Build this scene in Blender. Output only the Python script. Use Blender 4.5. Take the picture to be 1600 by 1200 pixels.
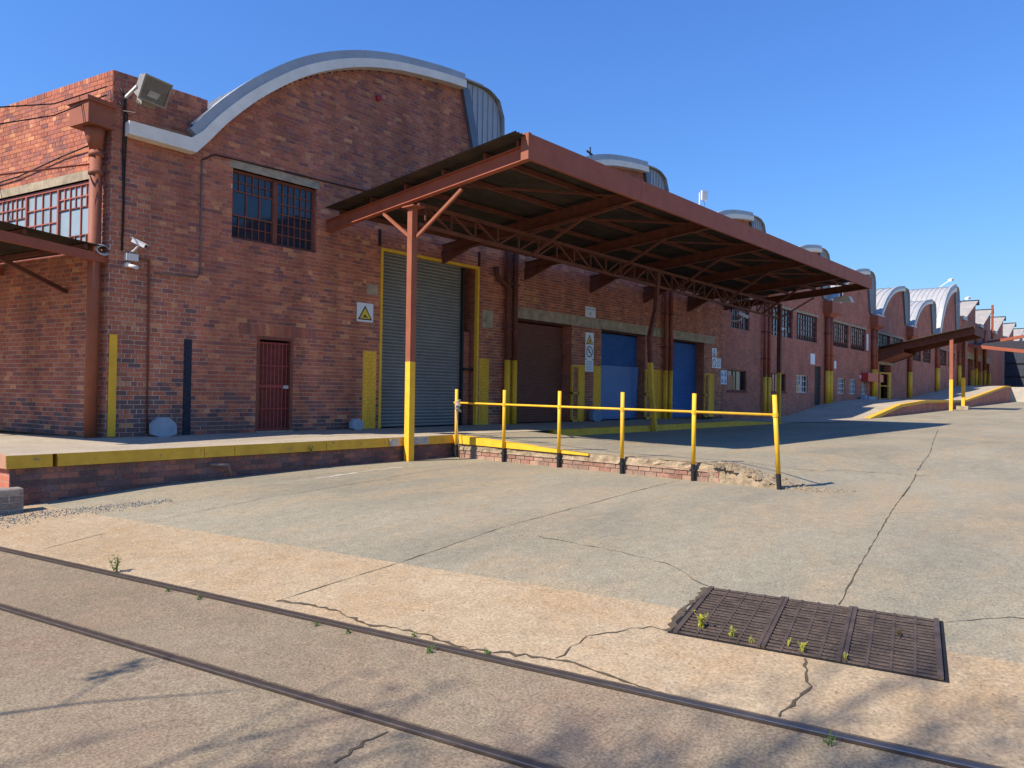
import bpy, bmesh, math, random
from mathutils import Vector, Matrix
random.seed(7)
S = bpy.context.scene
for o in list(bpy.data.objects): bpy.data.objects.remove(o)
COL = S.collection
R = math.radians

# ---------------------------------------------------------------- camera
H, P, RO = R(41.192), R(0.667), R(0.851)
CAM = Vector((-4.993, -14.062, 0.924))
fw = Vector((math.cos(H)*math.cos(P), math.sin(H)*math.cos(P), math.sin(P)))
rt = Vector((math.sin(H), -math.cos(H), 0)); up = rt.cross(fw)
rt2 = rt*math.cos(RO) + up*math.sin(RO); up2 = -rt*math.sin(RO) + up*math.cos(RO)
cd = bpy.data.cameras.new('camera'); cam = bpy.data.objects.new('camera', cd); COL.objects.link(cam)
cd.sensor_width = 36; cd.lens = 1130/1600*36; cd.clip_start = .05; cd.clip_end = 3000
m = Matrix((rt2, up2, -fw)).transposed().to_4x4(); m.translation = CAM
cam.matrix_world = m; S.camera = cam

# ---------------------------------------------------------------- sky, sun, exposure
SUN = Vector((-5.1, 1.78, 5.5)).normalized()
w = bpy.data.worlds.new('World'); S.world = w; w.use_nodes = True
nt = w.node_tree; bg = nt.nodes['Background']
sk = nt.nodes.new('ShaderNodeTexSky'); sk.sky_type = 'NISHITA'; sk.sun_disc = False
sk.sun_elevation = math.asin(SUN.z); sk.sun_rotation = math.atan2(SUN.x, SUN.y)
sk.altitude = 0; sk.air_density = 2.0; sk.dust_density = 0.0; sk.ozone_density = 10.0
tint = nt.nodes.new('ShaderNodeVectorMath'); tint.operation = 'MULTIPLY'; tint.inputs[1].default_value = (.455, .635, 1.0)   # deep high-veld blue, the same all over the sky
nt.links.new(sk.outputs[0], tint.inputs[0]); nt.links.new(tint.outputs[0], bg.inputs[0]); bg.inputs[1].default_value = 0.107
sd = bpy.data.lights.new('sun', 'SUN'); sd.energy = 4.3; sd.angle = R(.53); sd.color = (1, .91, .78)
so = bpy.data.objects.new('sun', sd); COL.objects.link(so)
so.rotation_euler = (-SUN).to_track_quat('-Z', 'Y').to_euler(); so.location = (-30, 10, 40)
S.view_settings.view_transform = 'Standard'; S.view_settings.look = 'None'
S.view_settings.exposure = 0.78; S.view_settings.gamma = 1
S.render.resolution_x, S.render.resolution_y = 1024, 768

# ---------------------------------------------------------------- materials
MATS = {}
def mat(name, col, rough=.8, var=.15, scale=6., bump=0., metal=0., spec=.3, col2=None, streak=None, bscale=None, chip=None):
    """plain paint / concrete / metal with large and small noise variation"""
    if name in MATS: return MATS[name]
    m = bpy.data.materials.new(name); m.use_nodes = True; MATS[name] = m
    n, l = m.node_tree.nodes, m.node_tree.links
    b = n['Principled BSDF']; b.inputs['Roughness'].default_value = rough; b.inputs['Metallic'].default_value = metal
    b.inputs['Specular IOR Level'].default_value = spec
    geo = n.new('ShaderNodeNewGeometry')
    mp = n.new('ShaderNodeMapping'); l.new(geo.outputs['Position'], mp.inputs['Vector'])
    if streak: mp.inputs['Scale'].default_value = streak
    nz = n.new('ShaderNodeTexNoise'); nz.inputs['Scale'].default_value = scale; nz.inputs['Detail'].default_value = 8
    nz.inputs['Roughness'].default_value = .65
    l.new(mp.outputs[0], nz.inputs['Vector'])
    rp = n.new('ShaderNodeValToRGB'); e = rp.color_ramp.elements
    c2 = col2 or tuple(c*(1-2.2*var) for c in col)
    e[0].position = .3; e[1].position = .7
    e[0].color = (*[max(0, c) for c in c2], 1); e[1].color = (*col, 1)
    l.new(nz.outputs[0], rp.inputs[0])
    if chip:
        nc = n.new('ShaderNodeTexNoise'); nc.inputs['Scale'].default_value = chip[1]; nc.inputs['Detail'].default_value = 9; nc.inputs['Roughness'].default_value = .75
        l.new(geo.outputs['Position'], nc.inputs['Vector'])
        cr = n.new('ShaderNodeMapRange'); cr.inputs[1].default_value = chip[2]; cr.inputs[2].default_value = chip[2]+.035; l.new(nc.outputs[0], cr.inputs[0])
        mx = n.new('ShaderNodeMix'); mx.data_type = 'RGBA'; l.new(cr.outputs[0], mx.inputs[0]); l.new(rp.outputs[0], mx.inputs[6]); mx.inputs[7].default_value = (*chip[0], 1)
        l.new(mx.outputs[2], b.inputs['Base Color'])
    else: l.new(rp.outputs[0], b.inputs['Base Color'])
    if bump:
        nb = n.new('ShaderNodeTexNoise'); nb.inputs['Scale'].default_value = bscale or scale*6; nb.inputs['Detail'].default_value = 6
        l.new(geo.outputs['Position'], nb.inputs['Vector'])
        bp = n.new('ShaderNodeBump'); bp.inputs['Strength'].default_value = bump; bp.inputs['Distance'].default_value = .02
        l.new(nb.outputs[0], bp.inputs['Height']); l.new(bp.outputs[0], b.inputs['Normal'])
    return m

def brick_attr_mat():
    m = bpy.data.materials.new('brick'); m.use_nodes = True
    n, l = m.node_tree.nodes, m.node_tree.links; b = n['Principled BSDF']
    b.inputs['Roughness'].default_value = .85; b.inputs['Specular IOR Level'].default_value = .25
    a = n.new('ShaderNodeAttribute'); a.attribute_name = 'bcol'
    geo = n.new('ShaderNodeNewGeometry')
    nz = n.new('ShaderNodeTexNoise'); nz.inputs['Scale'].default_value = 28; nz.inputs['Detail'].default_value = 5
    l.new(geo.outputs['Position'], nz.inputs['Vector'])
    n2 = n.new('ShaderNodeTexNoise'); n2.inputs['Scale'].default_value = .9; n2.inputs['Detail'].default_value = 5
    ms = n.new('ShaderNodeMapping'); ms.inputs['Scale'].default_value = (2.2, 2.2, .28); l.new(geo.outputs['Position'], ms.inputs[0]); l.new(ms.outputs[0], n2.inputs['Vector'])
    mr = n.new('ShaderNodeMapRange'); mr.inputs[1].default_value = .25; mr.inputs[2].default_value = .75
    mr.inputs[3].default_value = .7; mr.inputs[4].default_value = 1.25
    l.new(nz.outputs[0], mr.inputs[0])
    m2 = n.new('ShaderNodeMapRange'); m2.inputs[1].default_value = .3; m2.inputs[2].default_value = .7
    m2.inputs[3].default_value = .74; m2.inputs[4].default_value = 1.2
    l.new(n2.outputs[0], m2.inputs[0])
    mu = n.new('ShaderNodeMath'); mu.operation = 'MULTIPLY'; l.new(mr.outputs[0], mu.inputs[0]); l.new(m2.outputs[0], mu.inputs[1])
    vm = n.new('ShaderNodeVectorMath'); vm.operation = 'SCALE'; l.new(a.outputs['Color'], vm.inputs[0]); l.new(mu.outputs[0], vm.inputs['Scale'])
    l.new(vm.outputs[0], b.inputs['Base Color'])
    bp = n.new('ShaderNodeBump'); bp.inputs['Strength'].default_value = .35; bp.inputs['Distance'].default_value = .006
    l.new(nz.outputs[0], bp.inputs['Height']); l.new(bp.outputs[0], b.inputs['Normal'])
    MATS['brick'] = m; return m
BRICK = brick_attr_mat()

def brick_tex_mat():
    """far walls, where single bricks are too small to tell apart"""
    m = bpy.data.materials.new('far_brickwork'); m.use_nodes = True
    n, l = m.node_tree.nodes, m.node_tree.links; b = n['Principled BSDF']; b.inputs['Roughness'].default_value = .85
    geo = n.new('ShaderNodeNewGeometry'); sx = n.new('ShaderNodeSeparateXYZ'); l.new(geo.outputs['Position'], sx.inputs[0])
    ad = n.new('ShaderNodeMath'); ad.operation = 'ADD'; l.new(sx.outputs[0], ad.inputs[0]); l.new(sx.outputs[1], ad.inputs[1])
    cx = n.new('ShaderNodeCombineXYZ'); l.new(ad.outputs[0], cx.inputs[0]); l.new(sx.outputs[2], cx.inputs[1])
    br = n.new('ShaderNodeTexBrick'); l.new(cx.outputs[0], br.inputs['Vector'])
    br.inputs['Scale'].default_value = 1; br.inputs['Brick Width'].default_value = .232; br.inputs['Row Height'].default_value = .085
    br.inputs['Mortar Size'].default_value = .006; br.inputs['Mortar Smooth'].default_value = .1; br.inputs['Bias'].default_value = -.1
    br.inputs['Color1'].default_value = (.47, .145, .08, 1); br.inputs['Color2'].default_value = (.29, .095, .07, 1)
    br.inputs['Mortar'].default_value = (.36, .22, .15, 1)
    nz = n.new('ShaderNodeTexNoise'); nz.inputs['Scale'].default_value = 1.1; nz.inputs['Detail'].default_value = 6
    l.new(geo.outputs['Position'], nz.inputs['Vector'])
    mr = n.new('ShaderNodeMapRange'); mr.inputs[1].default_value = .3; mr.inputs[2].default_value = .7; mr.inputs[3].default_value = .75; mr.inputs[4].default_value = 1.2
    l.new(nz.outputs[0], mr.inputs[0])
    vm = n.new('ShaderNodeVectorMath'); vm.operation = 'SCALE'; l.new(br.outputs[0], vm.inputs[0]); l.new(mr.outputs[0], vm.inputs['Scale'])
    l.new(vm.outputs[0], b.inputs['Base Color'])
    bp = n.new('ShaderNodeBump'); bp.inputs['Strength'].default_value = .4; bp.inputs['Distance'].default_value = .008; bp.invert = True
    l.new(br.outputs['Fac'], bp.inputs['Height']); l.new(bp.outputs[0], b.inputs['Normal'])
    return m
FARBRICK = brick_tex_mat()

def ground_mat(name, c_a, c_b, c_stain, big=.35, fine=90., bump=.5, streak=(1, 1, 1), speck=.35):
    m = bpy.data.materials.new(name); m.use_nodes = True
    n, l = m.node_tree.nodes, m.node_tree.links; b = n['Principled BSDF']; b.inputs['Roughness'].default_value = .9
    b.inputs['Specular IOR Level'].default_value = .2
    geo = n.new('ShaderNodeNewGeometry')
    mp = n.new('ShaderNodeMapping'); mp.inputs['Rotation'].default_value = (0, 0, R(-20)); mp.inputs['Scale'].default_value = streak
    l.new(geo.outputs['Position'], mp.inputs[0])
    def noise(sc, det, src, lo, hi, a, bb, rough=.6):
        z = n.new('ShaderNodeTexNoise'); z.inputs['Scale'].default_value = sc; z.inputs['Detail'].default_value = det; z.inputs['Roughness'].default_value = rough
        l.new(src, z.inputs['Vector'])
        r = n.new('ShaderNodeMapRange'); r.inputs[1].default_value = lo; r.inputs[2].default_value = hi; r.inputs[3].default_value = a; r.inputs[4].default_value = bb
        l.new(z.outputs[0], r.inputs[0]); return z, r
    pos = geo.outputs['Position']
    _, f1 = noise(big, 9, mp.outputs[0], .36, .64, 0, 1, .68)
    _, f2 = noise(big*2.7, 8, mp.outputs[0], .46, .66, 0, .85, .72)
    zf, f3 = noise(fine, 3, pos, .3, .7, 1-speck, 1+speck)
    _, f4 = noise(fine*.16, 6, pos, .3, .7, .88, 1.1)
    mx = n.new('ShaderNodeMix'); mx.data_type = 'RGBA'; l.new(f1.outputs[0], mx.inputs[0]); mx.inputs[6].default_value = (*c_a, 1); mx.inputs[7].default_value = (*c_b, 1)
    my = n.new('ShaderNodeMix'); my.data_type = 'RGBA'; l.new(f2.outputs[0], my.inputs[0]); l.new(mx.outputs[2], my.inputs[6]); my.inputs[7].default_value = (*c_stain, 1)
    mu = n.new('ShaderNodeMath'); mu.operation = 'MULTIPLY'; l.new(f3.outputs[0], mu.inputs[0]); l.new(f4.outputs[0], mu.inputs[1])
    vm = n.new('ShaderNodeVectorMath'); vm.operation = 'SCALE'; l.new(my.outputs[2], vm.inputs[0]); l.new(mu.outputs[0], vm.inputs['Scale'])
    _, f5 = noise(1.7, 9, pos, .61, .72, 0, .42, .8)                     # oil spots and scuffs
    sp = n.new('ShaderNodeMix'); sp.data_type = 'RGBA'; l.new(f5.outputs[0], sp.inputs[0]); l.new(vm.outputs[0], sp.inputs[6]); sp.inputs[7].default_value = (.11, .09, .065, 1)
    _, f6 = noise(30, 3, pos, .655, .71, 0, .75, .55)                      # grit
    sq = n.new('ShaderNodeMix'); sq.data_type = 'RGBA'; l.new(f6.outputs[0], sq.inputs[0]); l.new(sp.outputs[2], sq.inputs[6]); sq.inputs[7].default_value = (.10, .08, .06, 1)
    l.new(sq.outputs[2], b.inputs['Base Color'])
    bp = n.new('ShaderNodeBump'); bp.inputs['Strength'].default_value = bump; bp.inputs['Distance'].default_value = .01
    l.new(zf.outputs[0], bp.inputs['Height']); l.new(bp.outputs[0], b.inputs['Normal'])
    return m

G_YARD = ground_mat('grey_yard_concrete', (.222, .197, .140), (.31, .272, .19), (.335, .255, .155), .34, 55, .5, (.6, 1.4, 1), .3)
G_APRON = ground_mat('tan_apron_concrete', (.335, .248, .15), (.41, .315, .20), (.37, .25, .135), .5, 48, .5, (1, 1, 1), .3)
G_BED = ground_mat('coarse_rail_paving', (.205, .158, .10), (.26, .205, .135), (.255, .175, .115), .4, 60, .6, (1, 1, 1), .38)
G_DOCK = ground_mat('dock_concrete', (.36, .30, .215), (.44, .37, .27), (.33, .27, .2), .6, 60, .25, (1, 1, 1), .14)
RED = mat('red_oxide_paint', (.36, .10, .052), .65, .12, 3.5, .1, chip=((.17, .06, .035), 7, .62))
RED_D = mat('rusty_red_steel', (.18, .058, .036), .75, .2, 5, .15, chip=((.10, .05, .03), 8, .58))
ORANGE = mat('sunlit_red_paint', (.33, .105, .055), .65, .1, 4, .1, chip=((.17, .07, .04), 9, .63))  # lit copy of the red paint, for parts standing in the sun
YEL = mat('yellow_paint', (.88, .50, .035), .6, .10, 5, .12, chip=((.30, .15, .06), 11, .635))
YEL_D = mat('worn_yellow_paint', (.80, .45, .04), .7, .14, 4, .15, chip=((.27, .20, .12), 6, .60))
BLACK = mat('black_paint', (.018, .018, .02), .6, .1)
WHITE = mat('white_paint', (.72, .71, .68), .5, .08, 3)
BAND = mat('white_fascia_paint', (.90, .84, .71), .7, .09, 2.2, .15)
GALV = mat('grey_sheet_metal', (.42, .43, .43), .5, .08, 2, 0, .3)
ROOF = mat('pale_roof_sheet', (.47, .46, .44), .5, .08, 1.2, 0, .2)
CORR = mat('old_corrugated_sheet', (.068, .05, .036), .7, .25, 2.5, .1, .2)
LINTEL = mat('cast_concrete', (.50, .40, .27), .9, .25, 4, .4)
ROUGH = mat('broken_concrete', (.43, .325, .205), .95, .3, 9, 1., bscale=24)
GLASS = mat('dark_glass', (.025, .04, .06), .12, .2, 1.5, spec=.6)
GLASS_L = mat('sky_pale_glass', (.33, .40, .42), .22, .12, 1.2, spec=.6)  # sky reflection put into the pane colour
GLASS_M = mat('dusty_glass', (.12, .15, .17), .3, .2, 2, spec=.5)
FRAME = mat('rusty_window_frame', (.23, .075, .045), .65, .15, 6)
FRAME_L = mat('red_window_frame', (.42, .12, .08), .6, .1, 5)
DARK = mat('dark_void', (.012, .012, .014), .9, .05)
SHUT = mat('grey_shutter_steel', (.30, .29, .27), .45, .12, 1.2, 0, .35)
BROWN = mat('brown_shutter_paint', (.21, .088, .06), .55, .1, 2)
BLUE = mat('blue_door_paint', (.045, .145, .38), .5, .12, 1.6)
BLUE_L = mat('pale_blue_panel', (.085, .185, .40), .5, .07, 1.2)
RAIL = mat('rail_steel', (.09, .068, .052), .5, .2, 8, .2, .4)
RAILTOP = mat('worn_rail_head', (.15, .118, .098), .36, .15, 9, .05, .6)
GRATE = mat('rusty_cast_iron', (.125, .088, .066), .6, .25, 10, .3, .2)
CRACK = mat('crack_dirt', (.11, .083, .055), 1, .2, 20)
STONE = mat('painted_grey_concrete', (.38, .42, .45), .85, .12, 7, .3)
CABLE = mat('black_cable', (.02, .018, .018), .6, .1)
CONDUIT = mat('grey_conduit', (.22, .17, .15), .6, .15)
LEAF = mat('weed_leaf', (.10, .20, .035), .6, .3, 30)
LEAF_Y = mat('yellow_weed', (.52, .50, .05), .6, .2, 30)
BARK = mat('bark', (.12, .09, .07), .9, .2, 9, .4)
WOOD = mat('stick_wood', (.40, .30, .20), .7, .2, 15)
CLOTH = mat('rag_cloth', (.45, .40, .35), .9, .3, 30)
REDBOX = mat('red_box_paint', (.55, .04, .03), .45, .1)
GATE = mat('dark_ribbed_gate', (.055, .065, .085), .6, .15, 2)
CREAM = mat('cream_ribbed_gate', (.42, .36, .25), .6, .1, 2)
MORTAR_C = (.56, .46, .35)

# ---------------------------------------------------------------- helpers
class MB:
    def __init__(s): s.v = []; s.f = []; s.c = []
    def quad(s, *p, col=None):
        i = len(s.v); s.v += [tuple(x) for x in p]; s.f.append(tuple(range(i, i+len(p)))); s.c.append(col)
    def hexa(s, p, col=None, skip=()):
        i = len(s.v); s.v += [tuple(x) for x in p]
        for k, q in enumerate(((0, 3, 2, 1), (4, 5, 6, 7), (0, 1, 5, 4), (1, 2, 6, 5), (2, 3, 7, 6), (3, 0, 4, 7))):
            if k in skip: continue
            s.f.append(tuple(i+a for a in q)); s.c.append(col)
    def box(s, a, b, col=None, skip=()):
        x0, y0, z0 = a; x1, y1, z1 = b
        s.hexa([(x0, y0, z0), (x1, y0, z0), (x1, y1, z0), (x0, y1, z0), (x0, y0, z1), (x1, y0, z1), (x1, y1, z1), (x0, y1, z1)], col, skip)
    def fbox(s, F, u0, u1, d0, d1, z0, z1, col=None, skip=()):
        s.hexa([F(u0, z0, d1), F(u1, z0, d1), F(u1, z0, d0), F(u0, z0, d0), F(u0, z1, d1), F(u1, z1, d1), F(u1, z1, d0), F(u0, z1, d0)], col, skip)
    def bar(s, p, q, w, h=None, upv=(0, 0, 1)):
        p, q = Vector(p), Vector(q); h = h or w; d = (q-p).normalized(); u = Vector(upv)
        if abs(d.dot(u)) > .98: u = Vector((1, 0, 0))
        x = d.cross(u).normalized(); y = x.cross(d).normalized(); x *= w/2; y *= h/2
        s.hexa([p-x-y, p+x-y, p+x+y, p-x+y, q-x-y, q+x-y, q+x+y, q-x+y])
    def tube(s, pts, r, n=10, r2=None, cap=True):
        pts = [Vector(a) for a in pts]; rings = []
        for k, p in enumerate(pts):
            d = (pts[min(k+1, len(pts)-1)]-pts[max(k-1, 0)]).normalized()
            u = Vector((0, 0, 1)) if abs(d.z) < .9 else Vector((1, 0, 0))
            x = d.cross(u).normalized(); y = x.cross(d)
            rr = r if r2 is None else r+(r2-r)*k/(len(pts)-1)
            i = len(s.v); rings.append(i)
            for a in range(n):
                t = 2*math.pi*a/n; s.v.append(tuple(p+x*rr*math.cos(t)+y*rr*math.sin(t)))
        for a, b in zip(rings, rings[1:]):
            for k in range(n):
                s.f.append((a+k, a+(k+1) % n, b+(k+1) % n, b+k)); s.c.append(None)
        if cap:
            s.f.append(tuple(rings[0]+k for k in range(n))[::-1]); s.c.append(None)
            s.f.append(tuple(rings[-1]+k for k in range(n))); s.c.append(None)
    def prism(s, pts, vec):
        n = len(pts); i = len(s.v); vec = Vector(vec)
        s.v += [tuple(p) for p in pts]+[tuple(Vector(p)+vec) for p in pts]
        s.f.append(tuple(range(i, i+n))); s.c.append(None)
        s.f.append(tuple(range(i+2*n-1, i+n-1, -1))); s.c.append(None)
        for k in range(n):
            a, b = i+k, i+(k+1) % n; s.f.append((b, a, a+n, b+n)); s.c.append(None)
    def mesh(s, name, material, fix=True):
        me = bpy.data.meshes.new(name); me.from_pydata(s.v, [], s.f); me.materials.append(material)
        if any(c is not None for c in s.c):
            at = me.attributes.new('bcol', 'FLOAT_COLOR', 'FACE')
            flat = []
            for c in s.c: flat += [*(c or (.3, .12, .08)), 1]
            at.data.foreach_set('color', flat)
        if fix:
            bm = bmesh.new(); bm.from_mesh(me); bmesh.ops.recalc_face_normals(bm, faces=bm.faces); bm.to_mesh(me); bm.free()
        return me
    def build(s, name, material, parent=None, smooth=False, kind=None, fix=True):
        me = s.mesh(name, material, fix)
        if smooth:
            for p in me.polygons: p.use_smooth = True
        o = bpy.data.objects.new(name, me); COL.objects.link(o)
        if parent: attach(o, parent)
        if kind: o['kind'] = kind
        return o
def attach(o, parent):
    o.parent = parent; o.matrix_parent_inverse = base_inv(parent)
def base_inv(p):
    mtx = Matrix.Translation(p.location)
    if p.parent: mtx = Matrix()            # parts are built at world positions, with no transform of their own
    return mtx.inverted()
def thing(name, label, cat, loc=(0, 0, 0), group=None):
    o = bpy.data.objects.new(name, None); COL.objects.link(o); o.location = loc; o.empty_display_size = .2
    o['label'] = label; o['category'] = cat
    if group: o['group'] = group
    return o
def tag(o, label, cat, group=None):
    o['label'] = label; o['category'] = cat
    if group: o['group'] = group
    return o
def struct(o, label=None, cat=None):
    o['kind'] = 'structure'
    if label: o['label'] = label
    if cat: o['category'] = cat
    return o
def part(name, material, parent, fn, **k):
    b = MB(); fn(b); return b.build(name, material, parent, **k)

LD = Vector((-0.20908, 0.97790, 0)); NL = Vector((0.97790, 0.20908, 0))
def UV(u, v, z=0): return LD*u + NL*v + Vector((0, 0, z))
def frame(O, U, N):
    O, U, N = Vector(O), Vector(U), Vector(N)
    return lambda u, z, d=0: O+U*u+N*d+Vector((0, 0, z))
FM = frame((0, 0, 0), (1, 0, 0), (0, -1, 0))          # main facade: u = X, outwards = -Y
FL = frame((0, 0, 0), LD, -NL)                         # side wall along the railway

# ---------------------------------------------------------------- ground
def lerpk(x, ks):
    if x <= ks[0][0]: return ks[0][1]
    for (a, za), (b, zb) in zip(ks, ks[1:]):
        if x <= b: return za+(zb-za)*(x-a)/(b-a)
    return ks[-1][1]
def sst(a, b, x):
    t = max(0, min(1, (x-a)/(b-a))); return t*t*(3-2*t)
ZK = [(-100, -.84), (-7, -.84), (-4.6, -.80), (-2.5, -.65), (-1, -.54), (2, -.46), (100, -.46)]
def zl(v): return lerpk(v, ZK)
def zu(x, y):
    z = -.17 + lerpk(x, [(0, 0), (28, .0), (33, .07), (52, .36), (85, .96), (130, 1.4), (400, 1.4)])
    ramp = (1-sst(8.2, 9.9, x))*lerpk(-y, [(3.0, .165), (6.6, .0)])           # ramp down from the dock
    drop = .5*sst(8.7, 11.2+max(0, x-5.86)*.55, -y)*(1-sst(7.5, 17, x))              # worn slope beyond the railing
    return z+ramp-drop
def sheet(name, us, vs, pt, material):
    V = [tuple(pt(u, v)) for u in us for v in vs]; n = len(vs)
    Fc = [(i*n+j, (i+1)*n+j, (i+1)*n+j+1, i*n+j+1) for i in range(len(us)-1) for j in range(n-1)]
    me = bpy.data.meshes.new(name); me.from_pydata(V, [], Fc); me.materials.append(material)
    bm = bmesh.new(); bm.from_mesh(me); bmesh.ops.recalc_face_normals(bm, faces=bm.faces)
    if sum(f.normal.z for f in bm.faces) < 0: bmesh.ops.reverse_faces(bm, faces=bm.faces)
    bm.to_mesh(me); bm.free()
    for p in me.polygons: p.use_smooth = True
    o = bpy.data.objects.new(name, me); COL.objects.link(o); return o
def steps(*seg):
    r = []
    for a, b, n in seg: r += [a+(b-a)*i/n for i in range(n)]
    return r+[seg[-1][1]]
us = steps((-900, -60, 6), (-60, -20, 10), (-20, 0, 60), (0, 60, 30), (60, 900, 8))
wob = lambda u, s: .02*math.sin(u*3.1+s)+.012*math.sin(u*7.7+2*s)
VB, VT = -3.915, -2.52
def ptg(u, v): return UV(u, v, zl(v))
bed = struct(sheet('railway_bed', us, steps((-900, -40, 5), (-40, -9, 10), (-9, VB, 24)), ptg, G_BED))
apron = struct(sheet('concrete_apron', us, steps((VB, VT, 8)), ptg, G_APRON))
yard = struct(sheet('concrete_yard', us, steps((VT, 8, 40), (8, 40, 8), (40, 900, 5)), ptg, G_YARD))
def pu(x, y):
    n = .012*math.sin(x*5.3+y*3)*math.sin(y*4.1-x*2)*sst(8, 9.5, -y)*(1-sst(12.5, 14, -y))
    return Vector((x, y, zu(x, y)+n))
UPX = 5.86
upper = struct(sheet('upper_yard', steps((5.86, 20, 70), (20, 100, 50), (100, 900, 8)),
                     steps((-900, -40, 6), (-40, -14, 16), (-14, -8, 40), (-8, -2.9, 18)), pu, G_YARD))

def ribbon(name, pts, wdt, parent, zf, material=CRACK, jit=.012, sub=.12, lift=.004):
    """a crack or an open joint, as a dirt-filled strip that follows the ground"""
    P2 = []
    for a, b in zip(pts, pts[1:]):
        a, b = Vector(a), Vector(b); n = max(1, int((b-a).length/sub))
        P2 += [a.lerp(b, i/n) for i in range(n)]
    P2.append(Vector(pts[-1])); mb = MB(); L = []
    rnd = random.Random(len(P2)*7+int(P2[0].x*100))
    for k, p in enumerate(P2):
        d = (P2[min(k+1, len(P2)-1)]-P2[max(k-1, 0)]).normalized(); nn = Vector((-d.y, d.x))
        ww = wdt*rnd.uniform(.25, 1.5)*.5; off = rnd.uniform(-jit, jit)
        L.append((p+nn*(off+ww), p+nn*(off-ww)))
    for (a, b), (c, d) in zip(L, L[1:]):
        mb.quad(*[(q.x, q.y, zf(q.x, q.y)+lift) for q in (a, b, d, c)])
    return mb.build(name, material, parent)
def zlow(x, y): return zl(x*NL.x+y*NL.y)
def uv2(u, v): p = UV(u, v); return (p.x, p.y)
ribbon('joint', [uv2(-8.35, -3.75), uv2(-8.6, -2.5), uv2(-9.2, 1.7), uv2(-9.45, 4.6)], .010, yard, zlow, jit=.006)
ribbon('joint', [uv2(-12.23, -1.95), uv2(-12.38, .5), uv2(-12.5, 2.75), uv2(-12.66, 5.2)], .010, yard, zlow, jit=.006)
ribbon('joint', [uv2(-12.6, 4.2), (6.3, -11.5), (7.1, -11.38), (9.5, -11.0), (12.3, -10.66), (16, -10.0), (24, -8.6)], .011, upper, lambda x, y: max(zu(x, y), zlow(x, y)), jit=.006, lift=.008)
ribbon('joint', [uv2(-5.0, -3.7), uv2(-4.93, -2.5), uv2(-5.2, -.4), uv2(-5.34, 1.27), uv2(-5.4, 4)], .008, yard, zlow, jit=.008)
ribbon('crack', [uv2(-12.1, -3.83), uv2(-12.2, -3.4), uv2(-12.12, -3.03)], .018, apron, zlow, jit=.014, sub=.05)
ribbon('crack', [uv2(-8.35, -3.72), uv2(-8.9, -3.68), uv2(-9.3, -3.8), uv2(-9.65, -3.75), uv2(-10.2, -3.84), uv2(-10.77, -3.71), uv2(-11.04, -3.76), uv2(-11.5, -3.88)], .024, apron, zlow, jit=.022, sub=.05)
ribbon('crack', [uv2(-10.77, -3.71), uv2(-10.8, -3.3), uv2(-11.12, -2.95), uv2(-11.28, -2.97)], .010, apron, zlow, jit=.02, sub=.06)
ribbon('crack', [uv2(-10.38, -5.26), uv2(-10.36, -5.04), uv2(-10.38, -4.9)], .015, bed, zlow, jit=.02, sub=.04)
ribbon('crack', [uv2(-9.33, -1.17), uv2(-10.3, -1.35), uv2(-10.78, -1.5), uv2(-11.28, -1.98)], .009, yard, zlow, jit=.02, sub=.1)
ribbon('crack', [uv2(-12.89, -2.0), uv2(-13.3, -1.7), uv2(-13.9, -1.75), uv2(-14.6, -1.3)], .009, yard, zlow, jit=.02, sub=.1)
ribbon('crack', [(6.6, -9.0), (7.3, -9.8), (8.2, -10.2), (9.4, -11.2)], .012, upper, zu, jit=.04, sub=.1, lift=.01)
ribbon('crack', [(6.0, -5.2), (7.4, -5.7), (8.9, -5.5)], .012, upper, zu, jit=.02, sub=.1, lift=.01)
# chalky white spill beside the dock
mbw = MB()
for k in range(16):
    t = k/15; c = Vector(uv2(-4.41-.2*t+.04*math.sin(k*2.1), .7+2.0*t)); wv = .015+.05*abs(math.sin(k*1.3))*abs(math.sin(k*.37))
    if k: mbw.quad(*[(q.x, q.y, zlow(q.x, q.y)+.004) for q in (pc+Vector((0, pw)), pc-Vector((0, pw)), c-Vector((0, wv)), c+Vector((0, wv)))])
    pc, pw = c, wv
mbw.build('lime_spill', mat('lime_stain', (.50, .46, .38), .95, .15, 9), yard)
# loose gravel against the dock corner
rg = random.Random(3); gb = MB()
for k in range(1500):
    t = rg.random(); x = -3.6+2.9*t; y = -3.35-.95*t+rg.gauss(0, .3)*(1.2-t); r = rg.uniform(.006, .017); z = zlow(x, y)
    a = rg.random()*6.28; c, s_ = math.cos(a)*r, math.sin(a)*r
    gb.hexa([(x-c, y-s_, z-.01), (x+s_, y-c, z-.01), (x+c, y+s_, z-.01), (x-s_, y+c, z-.01), (x-c*.5, y-s_*.5, z+r*.9), (x+s_*.6, y-c*.6, z+r*.7), (x+c*.6, y+s_*.6, z+r*.8), (x-s_*.5, y+c*.5, z+r)])
go = gb.build('gravel', mat('gravel_stone', (.44, .39, .31), .95, .25, 30)); go['kind'] = 'stuff'
tag(go, 'grey gravel strewn along the ground at the dock corner', 'gravel')

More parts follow.
